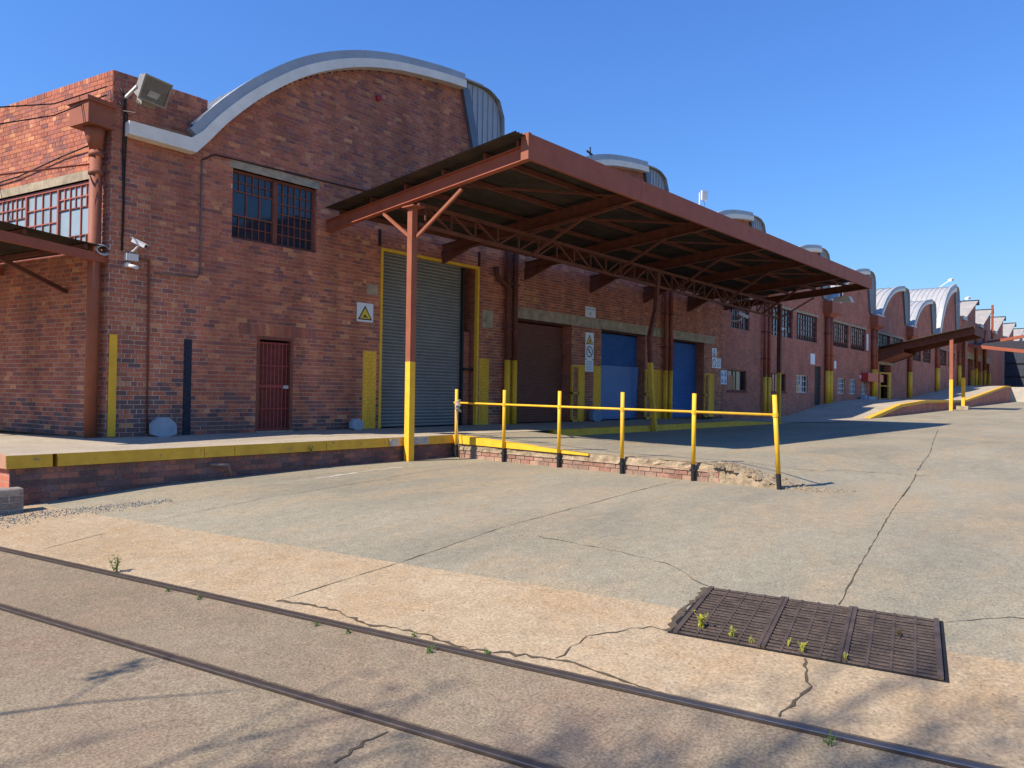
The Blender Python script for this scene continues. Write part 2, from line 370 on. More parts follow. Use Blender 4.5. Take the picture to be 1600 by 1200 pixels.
# rails: head flush with the paving, flangeway beside it
for v, lab in ((-4.82, 'worn steel rail bedded in the coarse paving on both sides'), (-3.9, 'worn steel rail beside the cracked edge of the tan apron')):
    root = thing('railway_rail', lab, 'rail', UV(-8, v, zl(v)), 'rails of the siding')
    for nm, mt, a, b, z0, z1 in (('rail_head', RAILTOP, -.026, .026, -.03, .012), ('flangeway', mat('packed_dirt', (.19, .14, .09), 1, .3, 14, .5), .026, .055, -.03, .005), ('worn_glint', mat('worn_glint_steel', (.42, .37, .33), .3, .2, 12, 0, .7), -.026, -.016, .012, .0135), ('check_edge', RAIL, -.036, -.026, -.03, .007)):  # pale strip paints the glint along the worn near edge
        mb = MB(); uu = steps((-60, -20, 8), (-20, 5, 60), (5, 60, 10))
        for u0, u1 in zip(uu, uu[1:]):
            mb.hexa([UV(u0, v+a, zl(v)+z0), UV(u1, v+a, zl(v)+z0), UV(u1, v+b, zl(v)+z0), UV(u0, v+b, zl(v)+z0), UV(u0, v+a, zl(v+a)+z1), UV(u1, v+a, zl(v+a)+z1), UV(u1, v+b, zl(v+b)+z1), UV(u0, v+b, zl(v+b)+z1)], skip=(3, 5))
        mb.build(nm, mt, root)

# ---------------------------------------------------------------- bricks
PAL = [(0.458, 0.15, 0.083), (0.414, 0.133, 0.079), (0.377, 0.121, 0.076), (0.495, 0.178, 0.091), (0.44, 0.154, 0.095), (0.304, 0.116, 0.091), (0.269, 0.108, 0.088), (0.55, 0.22, 0.11), (0.395, 0.145, 0.088), (0.341, 0.116, 0.079), (0.467, 0.171, 0.102), (0.604, 0.262, 0.126)]
PW = [14, 13, 11, 10, 10, 8, 5, 4, 10, 8, 7, 2]
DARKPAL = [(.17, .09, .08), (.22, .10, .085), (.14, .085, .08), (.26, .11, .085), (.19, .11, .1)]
CH = .085
def cut(iv, a, b):
    r = []
    for x0, x1 in iv:
        if b <= x0 or a >= x1: r.append((x0, x1)); continue
        if a > x0: r.append((x0, a))
        if b < x1: r.append((b, x1))
    return r
SHARED = {}
def brickwork(F, parent, z0, z1, ivs, holes, paints=(), single=300, proud=.007, pal=None, dirty=None, seed=1, extra=(), focus=None, name='brick', mcol=None, wallname=None):
    rnd = random.Random(seed); mort = MB(); B = []
    row = 0; z = z0
    while z < z1-.02:
        zt = min(z+CH, z1); zm = (z+zt)/2; iv = ivs(zm)
        for (a, b, c, d) in holes:
            if zm > c and zm < d: iv = cut(iv, a, b)
        ps = [p for p in paints if p[2] < zm < p[3]]
        header = row % 6 == 5; L = .116 if header else .232; off = (.058 if header else .116)*(row % 2)+rnd.uniform(-.01, .01)
        for a, b in iv:
            cuts = sorted({a, b, *[q for p in ps for q in (p[0], p[1]) if a < q < b]})
            for x0, x1 in zip(cuts, cuts[1:]):
                pc = next((p[4] for p in ps if p[0] <= (x0+x1)/2 <= p[1]), None)
                mort.quad(F(x0, z, 0), F(x1, z, 0), F(x1, zt, 0), F(x0, zt, 0), col=pc and tuple(c*.8 for c in pc) or mcol or MORTAR_C)
            k = math.floor((a-off)/L)
            while k*L+off < b:
                p0, p1 = max(a, k*L+off+.005), min(b, (k+1)*L+off-.005); k += 1
                if p1-p0 < .03: continue
                pal_ = pal or PAL
                c = rnd.choices(pal_, PW if pal_ is PAL else None)[0]
                if dirty and rnd.random() < dirty((p0+p1)/2, zm): c = rnd.choice(DARKPAL)
                j = rnd.uniform(.9, 1.1); c = tuple(min(1, q*j) for q in c)
                segs = sorted({p0, p1, *[q for p in ps for q in (p[0], p[1]) if p0+.004 < q < p1-.004]})
                for s0, s1 in zip(segs, segs[1:]):
                    pc = next((p[4] for p in ps if p[0] <= (s0+s1)/2 <= p[1]), None)
                    B.append((s0, s1, z+.005, zt-.005, proud+rnd.uniform(-.0015, .0025), pc or c, pc is not None))
        z += CH; row += 1
    for (a, b, c, d, vert) in extra:                       # soldier courses: bricks on end
        n = max(1, round((b-a)/.085)); L = (b-a)/n
        mort.quad(F(a, c, 0), F(b, c, 0), F(b, d, 0), F(a, d, 0), col=MORTAR_C)
        for k in range(n):
            B.append((a+k*L+.005, a+(k+1)*L-.005, c+.005, d-.005, proud+rnd.uniform(-.001, .003), rnd.choices(PAL, PW)[0], False))
    mo = mort.build(wallname or 'mortar', BRICK, parent, fix=False)
    if wallname: parent = mo
    fx = focus or (lambda u, z: (F(u, z)-CAM).length)
    B.sort(key=lambda q: fx((q[0]+q[1])/2, (q[2]+q[3])/2)+(0 if q[1]-q[0] > .2 else .4))
    for q in B[:single]:
        wq = round((q[1]-q[0])*50)/50 or .02; key = (wq, round((q[3]-q[2]), 3), tuple(round(c*14) for c in q[5]), id(F), name)
        me = SHARED.get(key)
        if me is None:
            mb = MB(); O = F(0, 0, 0)
            g = lambda u, z, d=0: F(u, z, d)-O
            bv = .004
            hw, hh = wq/2-.0005, (q[3]-q[2])/2
            a0 = [g(-hw, -hh, 0), g(hw, -hh, 0), g(hw, hh, 0), g(-hw, hh, 0)]
            a1 = [g(-hw+bv, -hh+bv, proud), g(hw-bv, -hh+bv, proud), g(hw-bv, hh-bv, proud), g(-hw+bv, hh-bv, proud)]
            mb.quad(*a1, col=q[5])
            for k in range(4): mb.quad(a0[k], a0[(k+1) % 4], a1[(k+1) % 4], a1[k], col=q[5])
            me = mb.mesh('brick', BRICK, False); SHARED[key] = me
        o = bpy.data.objects.new(name, me); COL.objects.link(o)
        o.location = F((q[0]+q[1])/2, (q[2]+q[3])/2, q[4]-proud+.0005); attach_at(o, parent)
    if len(B) > single:
        mb = MB()
        for q in B[single:]:
            mb.fbox(F, q[0], q[1], 0, q[4], q[2], q[3], col=q[5], skip=(4,))
        mb.build('brickwork', BRICK, parent, kind='stuff', fix=False)
    return mo
def attach_at(o, parent):
    o.parent = parent; o.matrix_parent_inverse = base_inv(parent)

# ---------------------------------------------------------------- warehouse
WH = thing('brick_warehouse', 'long red brick warehouse with a row of curved sawtooth roofs', 'warehouse')
YELP = (.82, .46, .05); BLKP = (.03, .035, .05)
BR_IN = [(.23, 5.69), (.63, 6.2), (1.16, 6.76), (1.62, 7.17), (2.21, 7.63), (2.73, 7.96), (3.39, 8.29), (4.09, 8.56), (4.84, 8.77), (5.5, 8.9), (6.57, 9.06), (7.37, 9.14)]
PIT = 9.55; X0 = 1.40
VAL = [X0+PIT*k for k in range(8)]
def inv_curve(z):
    for (a, za), (b, zb) in zip(BR_IN, BR_IN[1:]):
        if za <= z <= zb: return a+(b-a)*(z-za)/(zb-za)
    return None
def rline(z): return 7.83+(7.52-z)*.28       # slanted right edge of the brick gable (relative to the valley)
ZV = 6.62
W1 = (2.3, 4.3, 3.995, 5.44); D1 = (2.9, 3.77, 0, 2.04); SH1 = (6.13, 9.58, 0, 4.42)
XB1 = 10.85
def iv1(z):
    if z < 5.66: return [(0, XB1)]
    r = []
    if z < 6.545: r.append((0, 1.62))
    s = inv_curve(z)
    if z < 9.14 and s is not None:
        a = X0+s; b = X0+rline(z) if z > ZV else XB1
        if r and a < 1.64: r = [(0, b)]
        elif b > a: r.append((a, b))
    return r
dirt1 = lambda u, z: max(0, .9-z*1.0)*(1 if u < 2.5 else .75) + (.25 if z < 2 and u < 1.3 else 0)
wall1 = brickwork(FM, WH, 0, 9.14, iv1, [W1, D1, SH1, (2.24, 4.36, 5.44, 5.61), (2.5, 4.32, 2.04, 2.295), (5.72, 6.05, 3.23, 3.485)],
          [(5.65, 6.05, 0, 1.88, YELP), (9.66, 10.06, 0, 1.87, YELP), (1.37, 1.53, 0, 1.86, BLKP)], 300, dirty=dirt1, seed=11,
          extra=[(2.5, 4.32, 2.04, 2.295, 1), (0.0, 1.62, 6.545, 6.655, 1)], wallname='gable_wall')
wall1['label'] = 'brick gable wall with the barred window, red door and tall grey shutter'
part('lintel', LINTEL, wall1, lambda b: b.fbox(FM, 2.24, 4.36, -.2, .012, 5.44, 5.61))
part('concrete_pad', LINTEL, WH, lambda b: b.fbox(FM, 5.72, 6.05, -.05, .01, 3.23, 3.485))
part('concrete_pad', LINTEL, WH, lambda b: b.fbox(FM, 9.75, 10.2, -.05, .012, 2.75, 3.25))
# second bay: three roller doors under one concrete beam
DO = [(11.1, 14.0, 0, 3.145), (15.7, 18.62, 0, 3.145), (20.55, 23.4, 0, 3.145)]
XB2 = 25.3
def iv2(z):
    if z < ZV: return [(XB1, XB2)]
    return []
w2 = part('wall_core', DARK, WH, lambda b: b.fbox(FM, XB1, XB2, -.62, -.6, 0, ZV))
wall2 = brickwork(FM, WH, 0, ZV, iv2, DO+[(11.05, 24.4, 3.145, 3.485)],
          [(10.3, 11.1, 0, 1.86, YELP), (14.36, 14.75, 0, 1.85, YELP), (15.25, 15.7, 0, 1.85, YELP), (18.98, 19.9, 0, 1.83, YELP), (23.93, 24.4, 0, 1.86, YELP)],
          300, dirty=lambda u, z: max(0, .5-z*.5), seed=12, wallname='dock_door_wall')
part('door_beam', LINTEL, wall2, lambda b: b.fbox(FM, 11.05, 24.4, -.25, .014, 3.145, 3.485))
# side wall along the railway
WL = (0.62, 5.1, 3.40, 4.76)
wallL = brickwork(FL, WH, 0, 6.545, lambda z: [(0, 7.0)], [WL, (.56, 5.3, 4.76, 4.93)], (), 300, dirty=lambda u, z: max(0, .7-z*.9), seed=13,
          extra=[(0, 7.0, 6.545, 6.655, 1)], wallname='side_wall')
part('lintel', LINTEL, wallL, lambda b: b.fbox(FL, .56, 5.3, -.2, .012, 4.76, 4.93))
part('side_wall_far', FARBRICK, WH, lambda b: b.fbox(FL, 7.0, 40, -.3, 0, 0, 6.655))
# solid masses behind the brick faces (parapets, wall thickness)
part('parapet_core', FARBRICK, WH, lambda b: (b.hexa([FL(.02, 4.96, -.03), FL(7, 4.96, -.03), FL(7, 4.96, -.3), FL(.3, 4.96, -.3), FL(.02, 6.652, -.004), FL(7, 6.652, -.004), FL(7, 6.652, -.3), FL(.3, 6.652, -.3)])))
part('parapet_core', FARBRICK, WH, lambda b: b.fbox(FM, .02, 1.75, -.3, -.004, 5.2, 6.651))

def reveal(hole, depth, parent, F=FM, sill=None, material=None):
    a, b, c, d = hole; mb = MB()
    mb.quad(F(a, c), F(a, c, -depth), F(a, d, -depth), F(a, d)); mb.quad(F(b, c, -depth), F(b, c), F(b, d), F(b, d, -depth))
    mb.quad(F(a, d), F(a, d, -depth), F(b, d, -depth), F(b, d)); mb.quad(F(a, c, -depth), F(a, c), F(b, c), F(b, c, -depth))
    return mb.build('reveal', material or FARBRICK, parent, fix=False)
def ipanes(F, parent, a, b, c, d, cols, rows, dep, gm, gap=.012):
    """single panes, each its own piece, sharing one mesh per size"""
    wv, hv = (b-a)/cols, (d-c)/rows; O = F(0, 0, 0); mb = MB()
    mb.fbox(lambda u, z, dd=0: F(u, z, dd)-O, -wv/2+gap/2, wv/2-gap/2, -.004, .004, -hv/2+gap/2, hv/2-gap/2)
    me = mb.mesh('pane', gm)
    for i in range(cols):
        for j in range(rows):
            o = bpy.data.objects.new('pane', me); COL.objects.link(o); o.location = F(a+(i+.5)*wv, c+(j+.5)*hv, dep+random.uniform(-.002, .002))
            attach_at(o, parent)
            o.rotation_euler = (random.uniform(-.012, .012), 0, random.uniform(-.012, .012))
def bars(mb, F, a, b, c, d, cols, rows, dep, t=.018):
    for i in range(cols+1):
        u = a+(b-a)*i/cols; mb.fbox(F, u-t/2, u+t/2, dep-.015, dep+.02, c, d)
    for j in range(rows+1):
        z = c+(d-c)*j/rows; mb.fbox(F, a, b, dep-.014, dep+.019, z-t/2, z+t/2)
# bay 1 window
wn = part('window', FRAME, WH, lambda b: [b.fbox(FM, *q) for q in ((2.3, 2.35, -.16, -.09, 4.0, 5.44), (4.25, 4.3, -.16, -.09, 4.0, 5.44), (2.35, 4.25, -.16, -.09, 4.0, 4.05), (2.35, 4.25, -.16, -.09, 5.39, 5.44), (3.26, 3.36, -.16, -.06, 4.05, 5.39))])
wn['label'] = 'steel window with rusty glazing bars and dark blue panes'
gb_ = MB(); bars(gb_, FM, 2.35, 3.26, 4.05, 4.5, 6, 2, -.12, .02); bars(gb_, FM, 2.35, 3.26, 4.5, 5.0, 3, 1, -.10, .03); bars(gb_, FM, 2.35, 3.26, 5.0, 5.39, 6, 2, -.12, .02)
bars(gb_, FM, 3.36, 4.25, 4.05, 5.39, 6, 6, -.12, .02); gb_.build('glazing_bars', FRAME, wn)
ipanes(FM, wn, 2.35, 3.26, 4.05, 4.5, 6, 2, -.13, GLASS); ipanes(FM, wn, 2.35, 3.26, 4.5, 5.0, 3, 1, -.11, GLASS); ipanes(FM, wn, 2.35, 3.26, 5.0, 5.39, 6, 2, -.13, GLASS); ipanes(FM, wn, 3.36, 4.25, 4.05, 5.39, 6, 6, -.13, GLASS)
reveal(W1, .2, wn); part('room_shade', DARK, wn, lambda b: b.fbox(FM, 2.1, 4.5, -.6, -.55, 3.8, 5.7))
# side window: four steel sashes
ws = part('window', FRAME_L, WH, lambda b: [b.fbox(FL, *q) for q in [(.62, 5.1, -.12, -.03, 3.42, 3.47), (.62, 5.1, -.12, -.03, 4.69, 4.74)]+[(.62+1.12*k-.025, .62+1.12*k+.025, -.12, -.025, 3.47, 4.69) for k in range(5)]])
ws['label'] = 'long steel window with bright red bars and pale panes'
gl = MB()
for k in range(4):
    a, b = .645+1.12*k, .595+1.12*(k+1)
    if k % 2 == 0:
        sp = [(3.47, 3.75, 6, 1), (3.75, 4.28, 3, 1), (4.28, 4.69, 6, 2)]
    else: sp = [(3.47, 4.69, 4, 4)]
    for c, d, nc, nr in sp:
        bars(gl, FL, a, b, c, d, nc, nr, -.06, .022); ipanes(FL, ws, a, b, c, d, nc, nr, -.07, GLASS_L)
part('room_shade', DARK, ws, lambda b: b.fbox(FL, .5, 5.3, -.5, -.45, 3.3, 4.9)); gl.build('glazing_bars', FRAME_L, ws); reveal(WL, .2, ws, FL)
# red barred door
dr = part('door', mat('door_red', (.25, .035, .03), .5, .25, 9), WH, lambda b: b.fbox(FM, 2.96, 3.71, -.16, -.12, .02, 1.93)); dr['label'] = 'red steel door with barred security gate'
part('door_frame', FRAME, dr, lambda b: [b.fbox(FM, *q) for q in ((2.9, 2.97, -.14, .01, 0, 2.04), (3.70, 3.77, -.14, .01, 0, 2.04), (2.97, 3.70, -.14, .008, 1.97, 2.04))])
for k in range(8):
    u = 3.0+.092*k; part('gate_bar', mat('pale_red_bar', (.36, .11, .09), .5, .1), dr, lambda b: b.tube([FM(u, .04, -.06), FM(u, 1.93, -.06)], .008, 6))
for z in (.06, .5, .98, 1.42, 1.9): part('gate_rail', mat('gate_red', (.33, .05, .045), .5, .1), dr, lambda b: b.fbox(FM, 2.98, 3.70, -.075, -.05, z-.015-(.02 if z == .98 else 0), z+.015+(.02 if z == .98 else 0)))
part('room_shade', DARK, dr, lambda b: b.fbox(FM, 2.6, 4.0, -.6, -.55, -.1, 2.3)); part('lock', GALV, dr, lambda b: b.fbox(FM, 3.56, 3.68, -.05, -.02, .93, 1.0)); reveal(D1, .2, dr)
part('threshold', LINTEL, dr, lambda b: b.fbox(FM, 2.9, 3.77, -.2, .06, -.02, .03))
# tall grey roller shutter, slat by slat
sh = part('roller_shutter', DARK, WH, lambda b: b.fbox(FM, 6.13, 9.58, -.62, -.6, 0, 4.42)); sh['label'] = 'tall grey corrugated roller shutter in a yellow frame'
mb = MB(); N = 7; hs = 4.36/52
pr = [(hs*i/N, -.028*math.sin(math.pi*i/N)**.8) for i in range(N+1)]
for (z0, d0), (z1, d1) in zip(pr, pr[1:]): mb.quad((-1.47, -d0, z0), (1.47, -d0, z0), (1.47, -d1, z1), (-1.47, -d1, z1))
sm = mb.mesh('slat', SHUT, False)
for p in sm.polygons: p.use_smooth = True
for k in range(52):
    o = bpy.data.objects.new('slat', sm); COL.objects.link(o); o.location = FM(7.66, .02+hs*k, -.22+random.uniform(-.002, .002)); attach_at(o, sh)
    o.rotation_euler = (random.uniform(-.02, .02), random.uniform(-.0015, .0015), 0)
for q in ((6.13, 6.2, -.08, .03, 0, 4.42), (9.53, 9.6, -.08, .03, 0, 4.42), (6.2, 9.53, -.08, .028, 4.35, 4.42)): part('frame', YEL, sh, lambda b: b.fbox(FM, *q))
part('guide', BLACK, sh, lambda b: b.fbox(FM, 9.13, 9.2, -.26, -.16, 0, 4.35)); part('guide', BLACK, sh, lambda b: b.fbox(FM, 6.2, 6.23, -.26, -.16, 0, 4.35))
rvl = reveal(SH1, .6, sh)
part('inner_jamb', FARBRICK, sh, lambda b: b.fbox(FM, 9.22, 9.5, -.5, -.24, 0, 2.6))
for z in (.6, 1.55): part('guard_bar', BLACK, sh, lambda b: b.fbox(FM, 9.18, 9.54, -.22, -.12, z-.03, z+.03))
part('drop_pipe', BLACK, sh, lambda b: b.fbox(FM, 6.05, 6.11, .0, .04, 4.45, 4.85))
part('drop_pipe', BLACK, sh, lambda b: b.fbox(FM, 9.55, 9.61, .0, .04, 4.45, 4.85))
# three dock doors
def curtain(name, a, b, z1, m_, dep, pitch, parent, z0=0):
    mb = MB(); n = int((z1-z0)/pitch)
    for k in range(n):
        z = z0+k*pitch; mb.quad(FM(a, z, -dep), FM(b, z, -dep), FM(b, z+pitch*.5, -dep+.022), FM(a, z+pitch*.5, -dep+.022)); mb.quad(FM(a, z+pitch*.5, -dep+.022), FM(b, z+pitch*.5, -dep+.022), FM(b, z+pitch, -dep), FM(a, z+pitch, -dep))
    return mb.build(name, m_, parent, fix=False)
for (a, b, c, d), mm, lab in zip(DO, (BROWN, BLUE, BLUE), ('brown slatted roller door', 'blue door with a paler bent panel over its lower half', 'plain blue roller door')):
    o = curtain('dock_door', a+.02, b-.02, 3.12, mm, .38, .075, WH); o['label'] = lab
    reveal((a, b, 0, 3.12), .4, o)
    g0 = b+.0
    for q in ((b-.02, b+.38, -.02, .05, 1.78, 1.85), (b-.02, b+.38, -.02, .05, .9, .96), (b-.02, b+.04, -.02, .05, 0, 1.78), (b+.32, b+.38, -.02, .05, 0, 1.78), (b-.02, b+.38, -.02, .05, .0, .06)):
        part('guard_frame', YEL_D, o, lambda bb: bb.fbox(FM, *q))
    if mm is BLUE and a < 16:
        mbp = MB(); st = [(15.74, .30, .30), (17.4, .30, .31), (18.1, .30, .26), (18.56, .33, .10)]
        for (x0, d0, t0), (x1, d1, t1) in zip(st, st[1:]): mbp.quad(FM(x0, .03, -d0), FM(x1, .03, -d1), FM(x1 if x1 < 18.5 else 18.3, 1.93, -t1), FM(x0, 1.93, -t0))
        mbp.build('loose_panel', BLUE_L, o, fix=False)
# far bays: procedural brick with real openings
def wall_cells(x0, x1, z0f, z1, holes, parent):
    xs = sorted({x0, x1, *[q for h in holes for q in h[:2] if x0 < q < x1]}); zs = sorted({-1.0, z1, *[q for h in holes for q in h[2:]]}); mb = MB()
    for a, b in zip(xs, xs[1:]):
        for c, d in zip(zs, zs[1:]):
            if any(h[0] < (a+b)/2 < h[1] and h[2] < (c+d)/2 < h[3] for h in holes): continue
            mb.quad(FM(a, c), FM(b, c), FM(b, d), FM(a, d))
    return mb.build('bay_wall', FARBRICK, parent, fix=False)
up_w = [(26.06, 28.03)]+[(30.3, 33.6), (34.2, 37.4), (39.9, 43.2), (43.65, 46.95), (49.9, 53.1), (53.6, 56.9), (59.7, 62.9), (63.4, 66.6), (70.2, 73.2), (74, 77)]
lo_w = [(25.73, 27.73, 0), (30.1, 32.7, 0), (34.2, 35.95, 1), (39.3, 40.3, 1), (41.15, 42.5, 1), (43.55, 44.9, 1), (46.05, 47.2, 1)]
fd = (37.06, 38.15, .45, 2.67); d5 = (50.3, 53.3, .9, 3.3)
fdoors = [(84, 87, 2.2, 5.2), (89, 92, 2.2, 5.2), (95, 98, 2.2, 5.2)]
holes = [(a, b, 4.0, 5.45) for a, b in up_w]+[(a, b, 1.15, 2.1) for a, b, _ in lo_w]+[fd, d5]+fdoors
fw_ = wall_cells(XB2, 130, 0, ZV, holes, WH); fw_['label'] = 'distant brick bays with two rows of windows'
for a, b in up_w:
    o = part('window', FRAME, WH, lambda bb: (bars(bb, FM, a, b, 4.0, 5.45, 2, 1, -.1, .07), bars(bb, FM, a, b, 4.0, 5.45, 8, 5, -.1, .03)))
    mbg = MB(); wv = (b-a)/8; rr = random.Random(int(a))
    part('glass', GLASS, o, lambda bb: bb.fbox(FM, a, b, -.13, -.12, 4.0, 5.45))
    for i in range(8):
        for j in range(5):
            if rr.random() < .16: mbg.fbox(FM, a+i*wv+.03, a+(i+1)*wv-.03, -.118, -.112, 4.0+.29*j+.03, 4.29+.29*j-.03)
    if mbg.v: mbg.build('whitened_panes', GLASS_M, o, kind='stuff')
    reveal((a, b, 4.0, 5.45), .2, o)
    part('lintel', LINTEL, o, lambda bb: bb.fbox(FM, a-.2, b+.2, -.1, .015, 5.45, 5.58))
for a, b, wh in lo_w:
    o = part('window', WHITE if wh else FRAME, WH, lambda bb: bars(bb, FM, a, b, 1.15, 2.1, 2, 1, -.08, .09)); reveal((a, b, 1.15, 2.1), .25, o)
    part('glass', GLASS, o, lambda bb: bb.fbox(FM, a, b, -.17, -.16, 1.15, 2.1))
    if wh:
        part('blind', mat('pale_blind', (.42, .40, .33), .7, .15), o, lambda bb: bb.fbox(FM, a+.08, a+(b-a)*.55, -.15, -.14, 1.62, 2.02))
        part('glazing_bars', WHITE, o, lambda bb: bars(bb, FM, a, b, 1.15, 2.1, 4, 3, -.09, .03))
    else:
        part('board', mat('salmon_board', (.52, .24, .15), .7, .15), o, lambda bb: bb.fbox(FM, a+.05, a+(b-a)*.48, -.15, -.14, 1.2, 1.85))
        part('sill', RED_D, o, lambda bb: bb.fbox(FM, a-.05, b+.05, -.1, .04, 1.08, 1.15))
o = part('side_door', BLACK, WH, lambda bb: bb.fbox(FM, 37.06, 38.15, -.14, -.1, .45, 2.67)); reveal(fd, .2, o)
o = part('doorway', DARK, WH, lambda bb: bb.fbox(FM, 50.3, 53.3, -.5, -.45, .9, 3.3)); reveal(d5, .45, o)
part('lintel', LINTEL, o, lambda bb: bb.fbox(FM, 50.0, 54.0, -.1, .03, 3.3, 3.62))
for q in ((50.3, 50.45, -.05, .05, .8, 2.75), (52.6, 53.3, -.05, .05, .8, 2.8), (50.45, 52.6, -.05, .05, 2.65, 2.75), (50.45, 52.6, -.05, .05, 1.75, 1.82)): part('guard_frame', YEL_D, o, lambda bb: bb.fbox(FM, *q))
for (a, b, c, d) in fdoors:
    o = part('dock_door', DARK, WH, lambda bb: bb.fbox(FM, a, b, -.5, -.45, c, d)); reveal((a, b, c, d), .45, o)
    part('lintel', LINTEL, o, lambda bb: bb.fbox(FM, a-.4, b+.4, -.1, .03, d, d+.7))
    for q in ((b-.6, b-.45, -.1, .05, c, 4.0), (b+.1, b+.7, -.1, .06, c, 4.1)): part('guard_frame', YEL_D, o, lambda bb: bb.fbox(FM, *q))

# curved roofs
OUT = [(-.0, 5.98), (.06, 6.09), (1.18, 7.23), (2.08, 7.87), (2.91, 8.37), (3.81, 8.74), (4.87, 9.06), (5.95, 9.26), (7.29, 9.39), (7.94, 9.43), (8.37, 9.41), (8.77, 9.23), (8.96, 8.81), (8.99, 8.04), (9.0, 6.66)]
def smooth_curve(pts, n=4):
    r = []
    for i in range(len(pts)-1):
        p0, p1, p2, p3 = (Vector(pts[max(i-1, 0)]), Vector(pts[i]), Vector(pts[i+1]), Vector(pts[min(i+2, len(pts)-1)]))
        for k in range(n):
            t = k/n; r.append(.5*((2*p1)+(p2-p0)*t+(2*p0-5*p1+4*p2-p3)*t*t+(3*p1-p0-3*p2+p3)*t**3))
    return r+[Vector(pts[-1])]
INN = smooth_curve(BR_IN, 3); OUTS = smooth_curve(OUT[:12], 3)+[Vector(p) for p in OUT[12:]]
def gable(k, scale=1.0, zs=1.0, x_off=None):
    xv = VAL[k] if x_off is None else x_off
    T = lambda p: (xv+p[0]*scale, ZV+(p[1]-ZV)*zs)
    first = k == 0 and x_off is None
    inn = [p for p in INN if first or p.y > ZV]; out = [p for p in OUTS if first or p.y > ZV]
    if not first: inn = [Vector((1.03, ZV))]+inn; out = [Vector((.6, ZV))]+out
    r = part('curved_roof', ROOF, WH, lambda b: None) if False else None
    mb = MB()                                                     # the roof sheet itself, with standing ribs
    yb = -.19
    for a, b in zip(out, out[1:]):
        (xa, za), (xb, zb) = T(a), T(b); mb.quad((xa, yb, za), (xb, yb, zb), (xb, 45, zb), (xa, 45, za))
    ro = mb.build('curved_roof', ROOF, WH, fix=False, smooth=True)
    mr = MB(); main = [q for q in out if q.x < 8.2]
    for y in [yb+.02+.42*j for j in range(60 if k > 2 else 24)]:
        for a, b in zip(main, main[1:]):
            (xa, za), (xb, zb) = T(a), T(b); mr.hexa([(xa, y, za-.01), (xb, y, zb-.01), (xb, y+.05, zb-.01), (xa, y+.05, za-.01), (xa-.02, y, za+.045), (xb-.02, y, zb+.045), (xb-.02, y+.05, zb+.045), (xa-.02, y+.05, za+.045)])
    mr.build('roof_ribs', ROOF, ro)
    if not first or True:
        # brick face of the gable above the valley (bay 1 has real bricks)
        if not first:
            mg = MB(); rb = [Vector((rline(z), z)) for z in (ZV, 9.14)]
            pl = [Vector((1.03, ZV))]+[p for p in inn if p.x > 1.03]+[rb[1], rb[0]]
            mg.quad(*[(T(p)[0], 0, T(p)[1]) for p in pl]); mg.build('gable_brick', FARBRICK, WH, fix=False)
    # white band following the arch
    def offs(pts, d):
        r = []
        for i, p in enumerate(pts):
            t = (pts[min(i+1, len(pts)-1)]-pts[max(i-1, 0)]).normalized(); r.append(p+Vector((-t.y, t.x))*d)
        return r
    lo = list(inn); hi = offs(lo, .20)
    if first:
        lo = [Vector((-1.2, 5.5)), Vector((.04, 5.48))]+lo[1:]; hi = [Vector((-1.2, 5.74)), Vector((-.06, 5.74))]+hi[1:]
    bb = MB()
    for i in range(len(lo)-1):
        q = [T(lo[i]), T(lo[i+1]), T(hi[i+1]), T(hi[i])]
        bb.hexa([(x, -.24, z) for x, z in q]+[(x, .02, z) for x, z in q], skip=() if i in (0, len(lo)-2) else (3, 5))
    bo = bb.build('white_band', BAND, WH)
    # grey edge flashing above the band, in overlapping lengths
    hi2 = offs(inn, .19); tp = offs(inn, .385); nseg = 3
    fls = [i for i in range(0, len(inn)-1, nseg)]
    for i in fls:
        fb = MB(); e = min(i+nseg, len(inn)-1); yy = -.205-.006*((i//nseg) % 2)
        for j in range(i, e):
            q = [T(hi2[j]), T(hi2[j+1]), T(tp[j+1]), T(tp[j])]; fb.hexa([(x, yy, z) for x, z in q]+[(x, .02, z) for x, z in q])
        fb.build('edge_flashing', GALV, ro)
    # sheet-metal end of the roof-light: ribbed panels
    ytop = lambda x: next((a.y+(b.y-a.y)*(x-a.x)/(b.x-a.x+1e-9) for a, b in zip(OUTS, OUTS[1:]) if a.x <= x <= b.x), 6.7)
    xs = [7.37+.21*j for j in range(8)]+[8.985]
    for j, (a, b) in enumerate(zip(xs, xs[1:])):
        za, zb = ytop(a)-.02, ytop(b)-.02
        la = max(ZV, 7.52-(a-7.83)/.28) if a < rline(ZV) else ZV; lb = max(ZV, 7.52-(b-7.83)/.28) if b < rline(ZV) else ZV
        q = [T((a, la)), T((b, lb)), T((b, zb)), T((a, za))]; yy = -.06-.0*(j % 2)
        pb = MB(); pb.hexa([(x, yy, z) for x, z in q]+[(x, .02, z) for x, z in q])
        (x1, z1), (x2, z2) = T((b, lb)), T((b, zb)); pb.box((x1-.03, yy-.03, z1), (x1-.002, yy-.001, z2-.05))
        pb.build('cladding_panel', GALV, ro)
    fl = MB(); q = [T((rline(ZV)-.02, ZV)), T((rline(ZV)+.22, ZV)), T((7.6, 9.2)), T((7.33, 9.2))]
    fl.hexa([(x, -.12, z) for x, z in q]+[(x, -.0, z) for x, z in q]); fl.build('edge_flashing', mat('dark_flashing', (.17, .19, .22), .5, .08, 2, 0, .5), ro)
    # valley gutter
    part('valley_gutter', GALV, ro, lambda b: b.box((xv+9.0*scale, -.3, ZV-.08), (xv+PIT*scale+.75, 45, ZV-.02)))
    part('gutter_end', BAND, ro, lambda b: b.box((xv+8.75*scale, -.36, ZV-.12), (xv+PIT*scale+.95, -.301, ZV+.02)))
for k in range(7): gable(k)
gable(7, 1.13, 1.9, 68.25)
